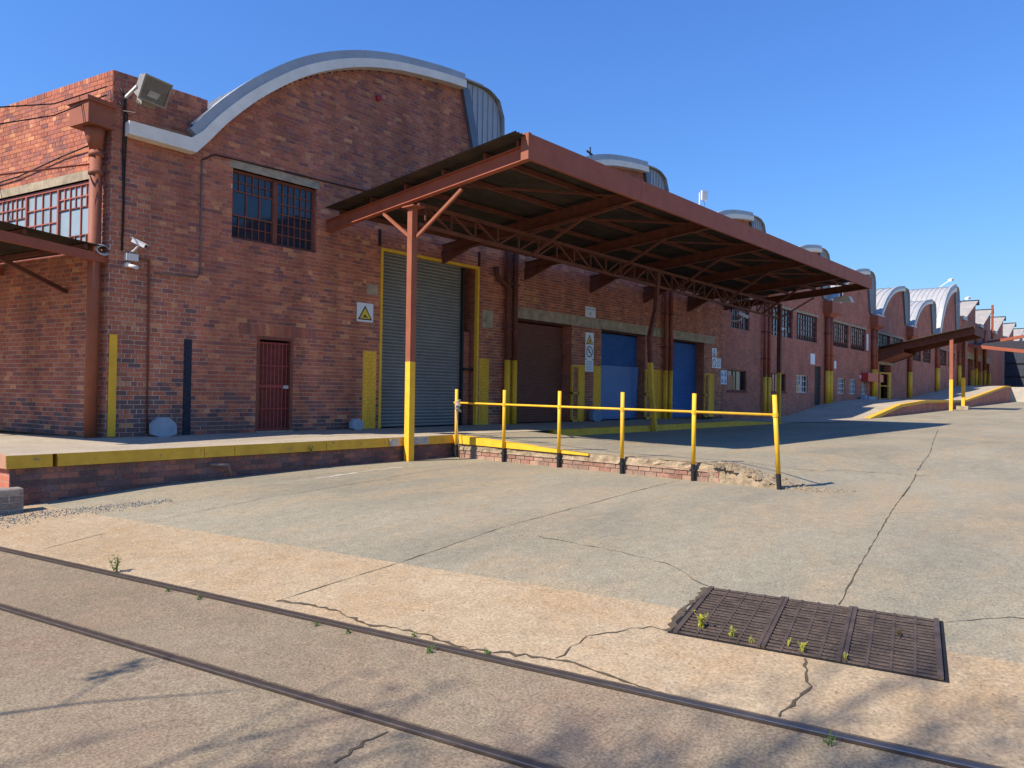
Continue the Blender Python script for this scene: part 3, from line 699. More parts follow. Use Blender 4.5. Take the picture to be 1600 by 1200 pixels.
# flat roof behind the corner parapet
part('flat_roof', mat('roof_felt', (.12, .12, .12), .9), WH, lambda b: b.quad((.1, .3, 5.7), (2.2, .3, 5.7), (2.2, 45, 5.7), (-9, 45, 5.7)))
# straight sawtooth roofs beyond
for k in range(5):
    lo = 80.6+10.2*k; hi_ = lo+8.4
    part('upper_wall', FARBRICK, WH, lambda b: b.quad((lo-1.4, 0, ZV), (hi_+.4, 0, ZV), (hi_+.4, 0, 9.35), (lo-1.4, 0, 9.35)), fix=False)
    part('tooth_wall', FARBRICK, WH, lambda b: b.prism([(lo+1.7, -.01, 9.35), (hi_-.7, -.01, 9.35), (hi_-.7, -.01, 11.6)], (0, .3, 0)))
    o = part('sawtooth_roof', mat('asbestos_sheet', (.38, .35, .31), .9, .15, 1.5, .2), WH, lambda b: b.hexa([(lo+1.4, -.2, 9.3), (hi_, -.2, 11.75), (hi_, 45, 11.75), (lo+1.4, 45, 9.3), (lo+1.36, -.2, 9.42), (hi_, -.2, 11.88), (hi_, 45, 11.88), (lo+1.36, 45, 9.42)]))
    part('eave', BLACK, o, lambda b: b.prism([(hi_-.9, -.25, 11.45), (hi_+.25, -.25, 11.35), (hi_+.05, -.25, 11.95)], (0, 45, 0)))
    part('box_gutter', GALV, o, lambda b: b.box((lo-.7, -.25, 9.0), (lo+1.5, 0, 9.36)))
part('chimney', mat('red_chimney', (.42, .13, .09), .8, .15), WH, lambda b: b.box((121, 6, 9), (125.5, 9, 13.4)))
# rainwater hoppers and downpipes
def downpipe(x, z_top, z_bot, r=.085, yel=1.86, F=None, d=.16):
    F = F or FM
    o = part('downpipe', RED if x > 12 else RED_D, WH, lambda b: b.tube([F(x, yel, d), F(x, z_top, d)], r, 14), smooth=True)
    part('painted_base', YEL, o, lambda b: b.tube([F(x, z_bot, d), F(x, yel, d)], r+.004, 14), smooth=True)
    for z in (yel+.9, yel+2.2):
        part('bracket', RED_D, o, lambda b: b.fbox(F, x-r-.03, x+r+.03, 0, d+r+.01, z-.02, z+.02))
    return o
for a, b, zb in ((10.67, 10.98, 0), (19.85, 20.25, 0), (29.55, 30.05, .05), (38.75, 39.3, .55), (48.25, 48.8, .85), (58.3, 58.6, 1.0), (68.3, 68.8, 1.65), (78.3, 78.9, 2.25), (93.5, 93.9, 2.3), (88, 88.3, 2.3)):
    top = 5.75 if a < 80 else 8.9
    ye = 1.86 if a < 30 else zb+1.9+(.1 if a > 45 else 0)
    downpipe(a, top, zb, yel=ye, r=.085 if a < 35 else .13)
    downpipe(b, top, zb, yel=ye, r=.085 if a < 35 else .13)
    if a > 12 and a < 80:
        c = (a+b)/2+.35
        part('rain_hopper', RED, WH, lambda q: (q.fbox(FM, c-.95, c+.75, 0.005, .5, 5.85, 6.5), q.hexa([FM(a-.2, 5.6, .3), FM(b+.2, 5.6, .3), FM(b+.2, 5.6, .02), FM(a-.2, 5.6, .02), FM(c-.95, 5.848, .5), FM(c+.75, 5.848, .5), FM(c+.75, 5.848, .006), FM(c-.95, 5.848, .006)])))
part('pipe_offset', RED_D, WH, lambda b: b.tube([FM(10.2, 4.5, .1), FM(10.25, 4.2, .12), FM(10.55, 4.05, .16), FM(10.66, 3.9, .16)], .07, 10), smooth=True)
# side-wall downpipe with its big hopper
dp = part('downpipe', ORANGE, WH, lambda b: b.tube([FL(.2, 0, .16), FL(.2, 5.2, .16)], .105, 16), smooth=True)
for z in (4.72, 5.05): part('pipe_collar', ORANGE, dp, lambda b: b.tube([FL(.2, z, .16), FL(.2, z+.09, .16)], .125, 16), smooth=True)
part('hopper', ORANGE, dp, lambda b: (b.fbox(FL, -.06, .52, .03, .47, 5.55, 5.93), b.fbox(FL, -.1, .56, .0, .51, 5.93, 6.01)))
part('pipe_neck', ORANGE, dp, lambda b: b.tube([FL(.2, 5.55, .2), FL(.2, 5.4, .19), FL(.2, 5.18, .16)], .185, 16, .11), smooth=True)
# conduits and cables fixed to the facade
def wire(name, pts, r, m_): return part(name, m_, WH, lambda b: b.tube(pts, r, 6), smooth=True)
wire('conduit', [FM(1.64, 5.42, .03), FM(1.66, 3.2, .03), FM(1.6, 3.1, .03), FM(.78, 3.07, .03)], .016, CONDUIT)
wire('conduit', [FM(1.64, 5.42, .03), FM(1.9, 5.6, .03), FM(4.6, 5.66, .03), FM(6.3, 5.7, .03)], .014, CABLE)
wire('cable', [FM(.12, 6.35, .03), FM(.2, 6.2, .04), FM(.18, 5.2, .03), FM(.21, 4.3, .03), FM(.2, 3.4, .03)], .02, CABLE)
wire('cable', [FM(.1, 6.1, .03), FM(.24, 5.9, .04), FM(.22, 5.0, .03), FM(.2, 3.6, .03)], .012, CABLE)
wire('conduit', [FM(.3, 3.3, .03), FM(.68, 3.3, .03), FM(.69, 2.0, .03), FM(.7, .05, .03)], .017, FRAME)
wire('cable', [FM(20.1, 5.6, .03), FM(25.9, 5.6, .03), FM(25.95, 4.7, .03)], .02, CABLE)
part('corner_guard', YEL, WH, lambda b: (b.fbox(FM, .02, .15, .012, .035, .02, 1.87)))

# ---------------------------------------------------------------- loading dock and ramps
def zd(x): return lerpk(x, [(0, 0), (20.5, 0), (24.6, -.16), (31, -.13), (33, -.08), (39, .58), (45, .82), (58, .84), (79, 2.28), (130, 2.35)])
dock = struct(part('loading_dock', G_DOCK, None, lambda b: b.quad((-2.25, -2.95, 0), (5.8, -2.95, 0), (5.8, .2, 0), (-.1, .2, 0), (-3.5, 9, 0), (-5.0, 9, 0)), fix=False))
mbk = MB()
xs = steps((5.8, 20.5, 8), (20.5, 24.6, 6))
for a, b in zip(xs, xs[1:]):
    mbk.quad((a, -2.95, zd(a)), (b, -2.95, zd(b)), (b, .4, zd(b) if b < 24 else -.02), (a, .4, zd(a)))
mbk.build('dock_slab', G_DOCK, dock, fix=False)
# yellow kerb blocks along the front edge
ks = [(-2.25, -1.72), (-1.66, .36), (.37, .86), (.87, 2.6), (2.61, 4.02), (4.03, 5.82)]
for i, (a, b) in enumerate(ks):
    o = part('kerb_block', YEL_D, dock, lambda q: q.hexa([(a, -3.02, -.165), (b, -3.02, -.165), (b, -2.8, -.165), (a, -2.8, -.165), (a, -3.0, .004), (b, -3.0, .004), (b, -2.8, .004), (a, -2.8, .004)]))
part('kerb_top', G_DOCK, dock, lambda q: q.quad((-2.25, -2.99, .006), (5.82, -2.99, .006), (5.82, -2.78, .006), (-2.25, -2.78, .006)))
part('white_patch', mat('white_splash', (.66, .64, .58), .8, .3, 8), dock, lambda q: (q.box((4.62, -3.024, -.15), (5.05, -3.0, .0)), q.box((4.05, -3.0235, -.16), (4.3, -3.0, -.02))))
SIDEK = mat('bare_orange_kerb', (.52, .27, .17), .9, .12, 5, .2)
part('side_kerb', SIDEK, dock, lambda q: q.hexa([(-2.253, -3.0, -.16), (-2.05, -3.0, -.16), (-4.8, 9, -.16), (-5.0, 9, -.16), (-2.253, -2.998, .003), (-2.05, -2.998, .003), (-4.8, 9, .003), (-5.0, 9, .003)]))
for a, b in ((9.3, 12.5), (12.52, 16.4), (16.42, 20.5), (20.52, 24.6)):
    part('kerb_block', YEL_D, dock, lambda q: q.hexa([(a, -3.0, zd(a)-.22), (b, -3.0, zd(b)-.22), (b, -2.8, zd(b)-.22), (a, -2.8, zd(a)-.22), (a, -3.0, zd(a)+.004), (b, -3.0, zd(b)+.004), (b, -2.8, zd(b)+.004), (a, -2.8, zd(a)+.004)]))
FD = frame((0, -2.96, 0), (1, 0, 0), (0, -1, 0))
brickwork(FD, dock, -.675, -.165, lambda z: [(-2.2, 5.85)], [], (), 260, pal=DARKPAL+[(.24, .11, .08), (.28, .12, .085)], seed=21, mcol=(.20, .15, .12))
part('dock_core', FARBRICK, dock, lambda q: (q.box((-2.2, -2.955, -.9), (5.8, -.1, -.166))))
part('side_core', FARBRICK, dock, lambda q: q.quad((-2.2, -2.96, -.9), (-4.95, 9, -.9), (-4.95, 9, -.16), (-2.2, -2.96, -.16)))
part('drain_spout', CONDUIT, dock, lambda q: q.tube([(.45, -2.9, -.28), (.5, -3.06, -.28), (.72, -3.1, -.3), (.76, -3.1, -.46)], .025, 8), smooth=True)
# low brick wing wall beside the dock corner
wing = thing('brick_wing_wall', 'low grey brick wing wall butting against the dock corner', 'wall', (-2.3, -3.4, -.7))
FW = frame((0, -3.42, 0), (1, 0, 0), (0, -1, 0))
brickwork(FW, wing, -.72, -.38, lambda z: [(-5.2, -2.16)], [], (), 300, pal=[(.26, .21, .165), (.30, .24, .18), (.23, .18, .14)], seed=22, mcol=(.36, .32, .27))
part('wall_core', mat('grey_brick_core', (.29, .24, .2), .9, .15, 9, .3), wing, lambda q: q.box((-5.2, -3.418, -.8), (-2.162, -3.2, -.378)))
# railing kerb: brick courses under a broken concrete edge
kerb = struct(thing('railing_kerb', 'broken concrete kerb on red brick courses under the railing', 'kerb', (5.85, -6, -.46)))
FK = frame((5.80, 0, 0), (0, -1, 0), (-1, 0, 0))
brickwork(FK, kerb, -.47, -.27, lambda z: [(3.05, 9.0)], [], (), 200, pal=[(.36, .20, .14), (.31, .16, .115), (.40, .25, .17), (.33, .21, .15)], seed=23, proud=.012, mcol=(.40, .25, .18))
mbt = MB(); rk = random.Random(5); prev = None
for k in range(61):
    y = -3.03-7.7*k/60; er = .0 if k < 14 else .05*sst(14, 50, k)
    dd = min(0, zu(5.9, y)+.17) if y < -8 else 0
    ring = [(5.77, y, -.62 if y < -8.9 else -.3), (5.775+rk.uniform(0, .02)+er*rk.random(), y, -.275+(dd*.6-.12*sst(8.8, 9.6, -y))+rk.uniform(-.015, .015)), (5.785+rk.uniform(0, .03)+er*rk.random(), y, -.215-er*.6*rk.random()+dd), (5.83+er*rk.random()*2, y, -.165-er*.5*rk.random()+dd), (6.02, y, zu(6.02, y)+.006), (6.02, y, -.62)]
    if prev:
        for j in range(5): mbt.quad(prev[j], ring[j], ring[j+1], prev[j+1])
    prev = ring
mbt.build('concrete_edge', ROUGH, kerb)
part('kerb_core', ROUGH, kerb, lambda q: q.box((5.803, -9.1, -.6), (5.95, -3.0, -.28)))
part('yellow_wedge', YEL, kerb, lambda q: q.hexa([(5.765, -3.0, -.17), (5.765, -6.5, -.2), (5.95, -6.5, -.2), (5.95, -3.0, -.17), (5.765, -3.0, .008), (5.765, -6.5, -.173), (5.95, -6.5, -.173), (5.95, -3.0, .008)]))
# rubble at the kerb's broken end
rb_ = MB(); rr = random.Random(9)
for k in range(260):
    y = -8.9-2.0*rr.random(); x = 5.75+.5*rr.random()+(-y-8.9)*.08; r = rr.uniform(.015, .07)*(1.3-(-y-8.9)/2.2); z = max(zu(x, y), zlow(x, y))-.2*r
    pts = [Vector((rr.uniform(.6, 1)*math.cos(a), rr.uniform(.6, 1)*math.sin(a), 0))*r for a in (0, 1.57, 3.14, 4.71)]
    rb_.hexa([Vector((x, y, z-r*.4))+p for p in pts]+[Vector((x, y, z+r*rr.uniform(.4, .8)))+p*rr.uniform(.4, .8) for p in pts])
ro_ = rb_.build('rubble', ROUGH); ro_['kind'] = 'stuff'; tag(ro_, 'loose broken concrete rubble at the worn end of the railing kerb', 'rubble')
# far ramped platform
fdk = struct(thing('ramped_platform', 'raised concrete platform with yellow edge ramping up along the far bays', 'platform', (50, -2, 0)))
xs = steps((24.6, 33, 6), (33, 45, 10), (45, 58, 4), (58, 82, 12), (82, 130, 4))
mt_ = MB(); mk_ = MB(); mw_ = MB()
def yf(x): return -3.0 if x < 27 else -3.95
for a, b in zip(xs, xs[1:]):
    mt_.quad((a, yf(a), zd(a)), (b, yf(b), zd(b)), (b, .4, zd(b)), (a, .4, zd(a)))
    if a >= 33 and b <= 82.1:
        mk_.hexa([(a, -4.0, zd(a)-.16), (b, -4.0, zd(b)-.16), (b, -3.7, zd(b)-.16), (a, -3.7, zd(a)-.16), (a, -4.0, zd(a)+.006), (b, -4.0, zd(b)+.006), (b, -3.7, zd(b)+.006), (a, -3.7, zd(a)+.006)])
        mw_.quad((a, -3.93, -.4), (b, -3.93, -.4), (b, -3.93, zd(b)-.1), (a, -3.93, zd(a)-.1))
mt_.build('platform_slab', G_DOCK, fdk, fix=False); mk_.build('yellow_edge', YEL_D, fdk); mw_.build('retaining_wall', FARBRICK, fdk, fix=False)
eb = struct(tag(part('dock_end_wall', mat('pale_concrete', (.52, .46, .37), .9, .12, 2, .2), None, lambda q: q.hexa([(82, -3.9, .3), (100, -3.9, .3), (100, -14, .3), (82.6, -14, .3), (82, -3.9, 2.2), (100, -3.9, 2.2), (100, -14, 2.2), (82.6, -14, 2.2)])), 'pale concrete end wall of the far loading dock', 'wall'))

# ---------------------------------------------------------------- big loading canopy
CP = thing('loading_canopy', 'large rusty red steel canopy over the roller doors, carried on lattice truss', 'canopy', (4.5, -3.1, -.46))
XA, XZ = 4.5, 25.4
dz = lambda x: .2*(x-XA)/21
zs_ = lambda y: 4.90+.078*(-y)                       # sheet height
RX = [4.6, 8.2, 11.6, 15.0, 18.45, 21.9, 25.3]
mb = MB(); n = 276*3; pts = []
for i in range(n+1):
    x = XA-.28+(XZ-XA+.28)*i/n; h = .012*math.cos(2*math.pi*i/3*1.0); pts.append((x, h+dz(x)))
for (xa, ha), (xb, hb) in zip(pts, pts[1:]):
    mb.quad((xa, -.45, zs_(-.45)+ha), (xb, -.45, zs_(-.45)+hb), (xb, -6.0, zs_(-6)+hb), (xa, -6.0, zs_(-6)+ha))
mb.build('roof_sheet', CORR, CP, fix=False)
for y in (-.6, -1.7, -2.8, -3.9, -5.0, -5.8):
    part('purlin', RED_D, CP, lambda b: b.hexa([(XA, y-.03, zs_(y)-.12), (XZ, y-.03, zs_(y)-.12+.2), (XZ, y+.03, zs_(y)-.12+.2), (XA, y+.03, zs_(y)-.12), (XA, y-.03, zs_(y)-.02), (XZ, y-.03, zs_(y)+.18), (XZ, y+.03, zs_(y)+.18), (XA, y+.03, zs_(y)-.02)]))
for i, x in enumerate(RX):
    f = MB(); y0, y1 = .0, -6.0; t = zs_(0)-.12+dz(x); t1 = zs_(-6)-.12+dz(x)
    for (w_, a, b) in ((.13, 0, .018), (.014, .018, .25), (.13, .25, .27)):
        f.hexa([(x-w_/2, y0, t-b), (x+w_/2, y0, t-b), (x+w_/2, y1, t1-b), (x-w_/2, y1, t1-b), (x-w_/2, y0, t-a), (x+w_/2, y0, t-a), (x+w_/2, y1, t1-a), (x-w_/2, y1, t1-a)])
    f.build('rafter', RED if i == 0 else RED_D, CP)
for i, (a, b) in enumerate(zip([XA-.02]+RX[1:], RX[1:]+[])):
    part('fascia', RED, CP, lambda q: q.hexa([(a, -6.06-.004*(i % 2), 4.955+dz(a)), (b, -6.06-.004*(i % 2), 4.955+dz(b)), (b, -6.0, 4.955+dz(b)), (a, -6.0, 4.955+dz(a)), (a, -6.06-.004*(i % 2), 5.40+dz(a)), (b, -6.06-.004*(i % 2), 5.40+dz(b)), (b, -6.0, 5.40+dz(b)), (a, -6.0, 5.40+dz(a))]))
part('fascia_return', ORANGE, CP, lambda q: q.hexa([(XA-.025, -6.07, 4.95), (XA+.06, -6.07, 4.95), (XA+.06, -5.9, 4.95), (XA-.025, -5.9, 4.95), (XA-.025, -6.07, 5.41), (XA+.06, -6.07, 5.41), (XA+.06, -5.9, 5.41), (XA-.025, -5.9, 5.41)]))
# lattice truss along the post line
YT = -3.1; zt = lambda x: 4.66-.004*(x-4.6); zb_ = lambda x: 4.26-.012*(x-4.6)
for nm, zf, r in (('top_chord', zt, .075), ('bottom_chord', zb_, .07)):
    part(nm, RED_D, CP, lambda b: b.bar((4.6, YT, zf(4.6)), (23.7, YT, zf(23.7)), r))
NP = 26
for k in range(NP):
    a = 4.8+18.8*k/NP; b = 4.8+18.8*(k+1)/NP
    part('web_strut', RED_D, CP, lambda q: q.bar((a, YT, zb_(a)), (a, YT, zt(a)), .035, .035, (0, 1, 0)))
    p, q2 = ((a, zb_(a)), (b, zt(b))) if (k//3) % 2 else ((a, zt(a)), (b, zb_(b)))
    part('web_diagonal', RED_D, CP, lambda q: q.bar((p[0], YT, p[1]), (q2[0], YT, q2[1]), .04, .04, (0, 1, 0)))
for x in RX[1:6]:
    part('knee_brace', RED_D, CP, lambda q: q.bar((x, YT, zb_(x)), (x, -4.75, zs_(-4.75)-.36+dz(x)), .06, .06))
    part('wall_bracket', RED_D, CP, lambda q: q.prism([(x-.05, -.02, 4.32), (x-.05, -.95, 4.56+dz(x)), (x-.05, -.02, 4.6+dz(x))], (.1, 0, 0)))
part('tie_rod', RED_D, CP, lambda q: q.bar((8.2, -5.6, 4.98), (8.0, -3.2, 4.66), .05))
for a, b in zip(RX, RX[1:]):
    part('brace', RED_D, CP, lambda q: q.bar((a, -3.6, zs_(-3.6)-.2+dz(a)), (b, -5.6, zs_(-5.6)-.2+dz(b)), .04))
def post(parent, pts, wv, ysplit, m_up, m_lo):
    """square tube post, painted yellow up to ysplit"""
    upp = [p for p in pts if p[2] > ysplit]; low = [p for p in pts if p[2] <= ysplit]
    a, b = Vector(low[-1]), Vector(upp[0]); mid = a.lerp(b, (ysplit-a.z)/(b.z-a.z))
    for ps, nm, mm in (([mid]+[Vector(p) for p in upp], 'post', m_up), ([Vector(p) for p in low]+[mid], 'painted_base', m_lo)):
        q = MB()
        for s_, e in zip(ps, ps[1:]): q.hexa([s_+Vector((-wv, -wv, 0)), s_+Vector((wv, -wv, 0)), s_+Vector((wv, wv, 0)), s_+Vector((-wv, wv, 0)), e+Vector((-wv, -wv, 0)), e+Vector((wv, -wv, 0)), e+Vector((wv, wv, 0)), e+Vector((-wv, wv, 0))])
        q.build(nm, mm, parent)
post(CP, [(4.44, -3.13, -.48), (4.44, -3.12, 4.55)], .07, 1.5, ORANGE, YEL)
part('cap_plate', RED, CP, lambda q: q.box((4.3, -3.3, 4.55), (4.6, -2.96, 4.575)))
for yy, zz in ((-2.05, 4.62), (-4.35, 4.74)):
    part('knee_brace', ORANGE, CP, lambda q: q.bar((4.48, -3.12, 3.92), (4.58, yy, zz), .055, .055))
post(CP, [(14.0, -3.12, -.2), (13.75, -3.12, 1.1), (13.6, -3.12, 2.6), (13.95, -3.12, 3.5), (14.0, -3.12, 4.55)], .06, 1.86, RED_D, YEL_D)
post(CP, [(23.6, -3.12, -.2), (23.6, -3.12, 4.6)], .07, 1.86, RED_D, YEL_D)
part('knee_brace', RED_D, CP, lambda q: q.bar((23.65, -3.12, 4.05), (25.2, -3.9, 4.95), .05, .05))

# ---------------------------------------------------------------- smaller canopies
C2 = thing('door_canopy', 'small red canopy tilting up over a far doorway on two posts', 'canopy', (50, -4.5, .2))
part('roof_sheet', CORR, C2, lambda b: b.hexa([(49.45, 0, 4.38), (53.6, 0, 4.38), (53.6, -5.7, 5.6), (49.45, -5.7, 5.6), (49.45, 0, 4.43), (53.6, 0, 4.43), (53.6, -5.7, 5.65), (49.45, -5.7, 5.65)]))
for x in (49.95, 53.5):
    part('side_beam', RED_D, C2, lambda b: b.hexa([(x-.06, -.9, 4.1), (x+.06, -.9, 4.1), (x+.06, -5.7, 5.15), (x-.06, -5.7, 5.15), (x-.06, -.9, 4.56), (x+.06, -.9, 4.56), (x+.06, -5.7, 5.58), (x-.06, -5.7, 5.58)]))  # dark red paints in the shade below the roof overhang
    part('bracket', RED_D, C2, lambda b: b.hexa([(x-.07, -.02, 3.45), (x+.07, -.02, 3.45), (x+.07, -1.6, 4.05), (x-.07, -1.6, 4.05), (x-.07, -.02, 4.3), (x+.07, -.02, 4.3), (x+.07, -1.6, 4.65), (x-.07, -1.6, 4.65)]))
part('soffit_panel', ORANGE, C2, lambda b: b.quad((50.0, -.05, 3.5), (53.4, -.05, 3.5), (53.4, -1.5, 4.1), (50.0, -1.5, 4.1)))
part('front_fascia', RED_D, C2, lambda b: b.box((49.9, -5.76, 5.12), (53.6, -5.7, 5.66)))
post(C2, [(50.0, -4.45, .1), (50.0, -4.45, 4.95)], .1, 2.2, ORANGE, YEL)
post(C2, [(53.3, -4.6, .2), (53.3, -4.6, 5.0)], .1, 2.4, RED_D, YEL)
tag(part('post_footing', LINTEL, None, lambda b: b.box((52.9, -4.95, .0), (53.8, -4.25, .45))), 'concrete footing block under the second canopy post', 'footing')
C3 = thing('far_canopy', 'long red beamed canopy in front of the far gate', 'canopy', (84, -2, 2.3))
for i, (x, z0, z1) in enumerate(((84, 6.75, 5.4), (97, 7.9, 9.4))):
    part('edge_beam', RED, C3, lambda b: b.hexa([(x, 0, z0-.35), (x+.3, 0, z0-.35), (x+.3, -9, z1-.35), (x, -9, z1-.35), (x, 0, z0), (x+.3, 0, z0), (x+.3, -9, z1), (x, -9, z1)]))
part('roof_sheet', CORR, C3, lambda b: b.quad((84, 0, 6.74), (97, 0, 7.8), (97, -9, 7.8), (84, -9, 5.4)))
GT = thing('ribbed_gate', 'tall ribbed steel gate closing off the far dock', 'gate', (108, -3, 2.3))
for j in range(28):
    y = -.3-.32*j; part('gate_sheet', GATE if j < 7 else CREAM, GT, lambda b: (b.box((108, y-.31, 2.4), (108.06, y, 7.6)), b.box((107.95, y-.05, 2.4), (108.0, y, 7.6))))
for z in (3.9, 5.6): part('gate_rail', BLACK, GT, lambda b: b.box((107.85, -9.2, z), (107.94, -.3, z+.1)))
# side canopy over the railway dock
C1 = thing('side_canopy', 'low corrugated canopy over the railway-side dock hung by stay rods', 'canopy', FL(3, 3.2, 1))
zc = lambda d: 3.42+.055*d
mb = MB(); n = 14*13*3
for i in range(n):
    s0, s1 = .0+14*i/n, .0+14*(i+1)/n; h0, h1 = .012*math.cos(2*math.pi*i/3), .012*math.cos(2*math.pi*(i+1)/3)
    mb.quad(FL(s0, zc(.02)+h0, .02), FL(s1, zc(.02)+h1, .02), FL(s1, zc(3.6)+h1, 3.6), FL(s0, zc(3.6)+h0, 3.6))
mb.build('roof_sheet', CORR, C1, fix=False)
for s in (.1, 3.6, 7.1, 10.6):
    part('rafter', RED, C1, lambda b: b.hexa([FL(s-.04, 3.15, -.0), FL(s+.04, 3.15, -.0), FL(s+.04, 3.33, 3.6), FL(s-.04, 3.33, 3.6), FL(s-.04, 3.3, 0), FL(s+.04, 3.3, 0), FL(s+.04, 3.5, 3.6), FL(s-.04, 3.5, 3.6)]))
    part('stay_rod', RED, C1, lambda b: b.tube([FL(s+.2, 5.0, .02), FL(s, 3.62, 3.4)], .016, 8), smooth=True)
for d in (.4, 1.4, 2.4, 3.5): part('purlin', RED_D, C1, lambda b: b.hexa([FL(0.05, zc(d)-.1, d+.03), FL(14, zc(d)-.1, d+.03), FL(14, zc(d)-.1, d-.03), FL(.05, zc(d)-.1, d-.03), FL(.05, zc(d)-.018, d+.03), FL(14, zc(d)-.018, d+.03), FL(14, zc(d)-.018, d-.03), FL(.05, zc(d)-.018, d-.03)]))
for s in (1.3,): part('wall_strut', RED_D, C1, lambda b: b.bar(FL(s, 2.7, .02), FL(s-.1, 3.2, 1.4), .07))
wire('cable', [FL(.1, 6.35, .05), FL(.2, 5.75, .9), FL(.3, 5.3, 2.0), FL(.3, 5.0, 3.4)], .012, CABLE)
wire('cable', [FL(.1, 6.2, .05), FL(.2, 5.55, .9), FL(.3, 5.0, 2.0), FL(.3, 4.6, 3.4)], .012, CABLE)
wire('cable', [FL(.5, 5.35, .08), FL(1.5, 5.28, .05), FL(3, 5.1, .05), FL(6, 5.0, .05)], .014, CABLE)

# ---------------------------------------------------------------- railing
RL = thing('pipe_railing', 'yellow pipe railing with black post feet along the broken kerb', 'railing', (5.85, -3.13, -.46))
ys = [-3.13, -4.47, -5.85, -7.23, -8.58, -9.98]
for i, y in enumerate(ys):
    ln = .09 if i == 5 else random.uniform(-.012, .012); xx = 5.74
    zb0 = -.46 if i < 5 else -.5; top = .975-.006*i
    pt = lambda z: (xx, y+ln*(z-zb0)/(top-zb0), z)
    o = part('post', YEL, RL, lambda b: b.tube([pt(zb0+(.27 if i else .02)), pt(top)], .034, 14), smooth=True)
    part('post_foot', BLACK, RL, lambda b: (b.tube([pt(zb0-.02), pt(zb0+.27)], .036, 14), b.box((xx-.03, y-.05, -.30), (xx+.12, y+.05, -.27)) if i < 5 else None), smooth=False)
    part('clamp', YEL, o, lambda b: b.tube([pt(.655-.008*i), pt(.715-.008*i)], .043, 12))
mb = MB(); mb.tube([(5.74, -3.05, .69), (5.74, -9.95, .645)], .020, 12); mb.build('top_rail', YEL, RL, smooth=True)
tag(part('broom_stick', WOOD, None, lambda b: b.tube([(5.66, -3.32, -.46), (5.70, -3.14, .66)], .011, 8), smooth=True), 'thin wooden stick propped against the first railing post', 'stick')
rgm = MB(); rr = random.Random(4); prev = None
for k in range(9):
    t = k/8; c = Vector((5.72+.02*math.sin(k), -3.19-.02*math.cos(k*1.7), .76-.26*t)); ring = [c+Vector((math.cos(a)*(.03+.03*math.sin(3.1*t))*rr.uniform(.6, 1.3), math.sin(a)*.05*rr.uniform(.6, 1.3), rr.uniform(-.01, .01))) for a in [j*math.pi/4 for j in range(8)]]
    if prev:
        for j in range(8): rgm.quad(prev[j], prev[(j+1) % 8], ring[(j+1) % 8], ring[j])
    prev = ring
tag(rgm.build('rag', CLOTH), 'crumpled grey rag tied round the end of the railing', 'rag')

# ---------------------------------------------------------------- drain grates
US = [-11.30, -11.86, -12.33, -12.86]; V0, V1 = -3.0, -2.0
labs = ['iron drain grate panel beside the chipped concrete corner, yellow weeds at its edge', 'middle iron drain grate panel between two others', 'iron drain grate panel with a dried weed lying on it']
def zg(v): return zl(v)+.006
part('pit_shade', DARK, yard, lambda b: b.quad(UV(US[0]+.045, V0-.012, zl(V0)+.0035), UV(US[0]+.03, V1+.012, zl(V1)+.0035), UV(US[3]-.03, V1+.012, zl(V1)+.0035), UV(US[3]-.03, V0-.012, zl(V0)+.0035)), fix=False)  # flat black sheet painting the shade of a deep pit
BARM = {}
for (a, b), lab in zip(zip(US, US[1:]), labs):
    g = thing('drain_grate', lab, 'grate', UV((a+b)/2, (V0+V1)/2, zg(-2.5)), 'panels of the yard drain')
    a, b = a-.012, b+.012
    for e in (a, b):
        part('frame_bar', GRATE, g, lambda q: q.hexa([UV(e-.016, V0, zg(V0)), UV(e+.016, V0, zg(V0)), UV(e+.016, V1, zg(V1)), UV(e-.016, V1, zg(V1)), UV(e-.016, V0, zg(V0)+.016), UV(e+.016, V0, zg(V0)+.016), UV(e+.016, V1, zg(V1)+.016), UV(e-.016, V1, zg(V1)+.016)]))
    nb = 19; Lb = abs(a-b)-.032
    key = round(Lb, 3)
    if key not in BARM:
        q = MB(); q.hexa([UV(-Lb/2, -.0125, 0), UV(Lb/2, -.0125, 0), UV(Lb/2, .0125, 0), UV(-Lb/2, .0125, 0), UV(-Lb/2, -.0105, .009), UV(Lb/2, -.0105, .009), UV(Lb/2, .0105, .009), UV(-Lb/2, .0105, .009)]); BARM[key] = q.mesh('grate_bar', GRATE)
    for k in range(nb):
        v = V0+.02+(V1-V0-.04)*k/(nb-1); o = bpy.data.objects.new('grate_bar', BARM[key]); COL.objects.link(o); o.location = UV((a+b)/2, v, zg(v)+random.uniform(-.001, .002)); attach_at(o, g)
    for t in (.25, .5, .75):
        e = a+(b-a)*t
        part('cross_bar', GRATE, g, lambda q: q.hexa([UV(e-.008, V0, zg(V0)-.0), UV(e+.008, V0, zg(V0)), UV(e+.008, V1, zg(V1)), UV(e-.008, V1, zg(V1)), UV(e-.008, V0, zg(V0)+.010), UV(e+.008, V0, zg(V0)+.010), UV(e+.008, V1, zg(V1)+.010), UV(e-.008, V1, zg(V1)+.010)]))
# broken lip of concrete beside the grate corner
ribbon('chipped_edge', [uv2(-11.25, -2.98), uv2(-11.235, -2.7), uv2(-11.25, -2.35), uv2(-11.27, -2.0)], .05, yard, zlow, jit=.015, sub=.05, lift=.0045)

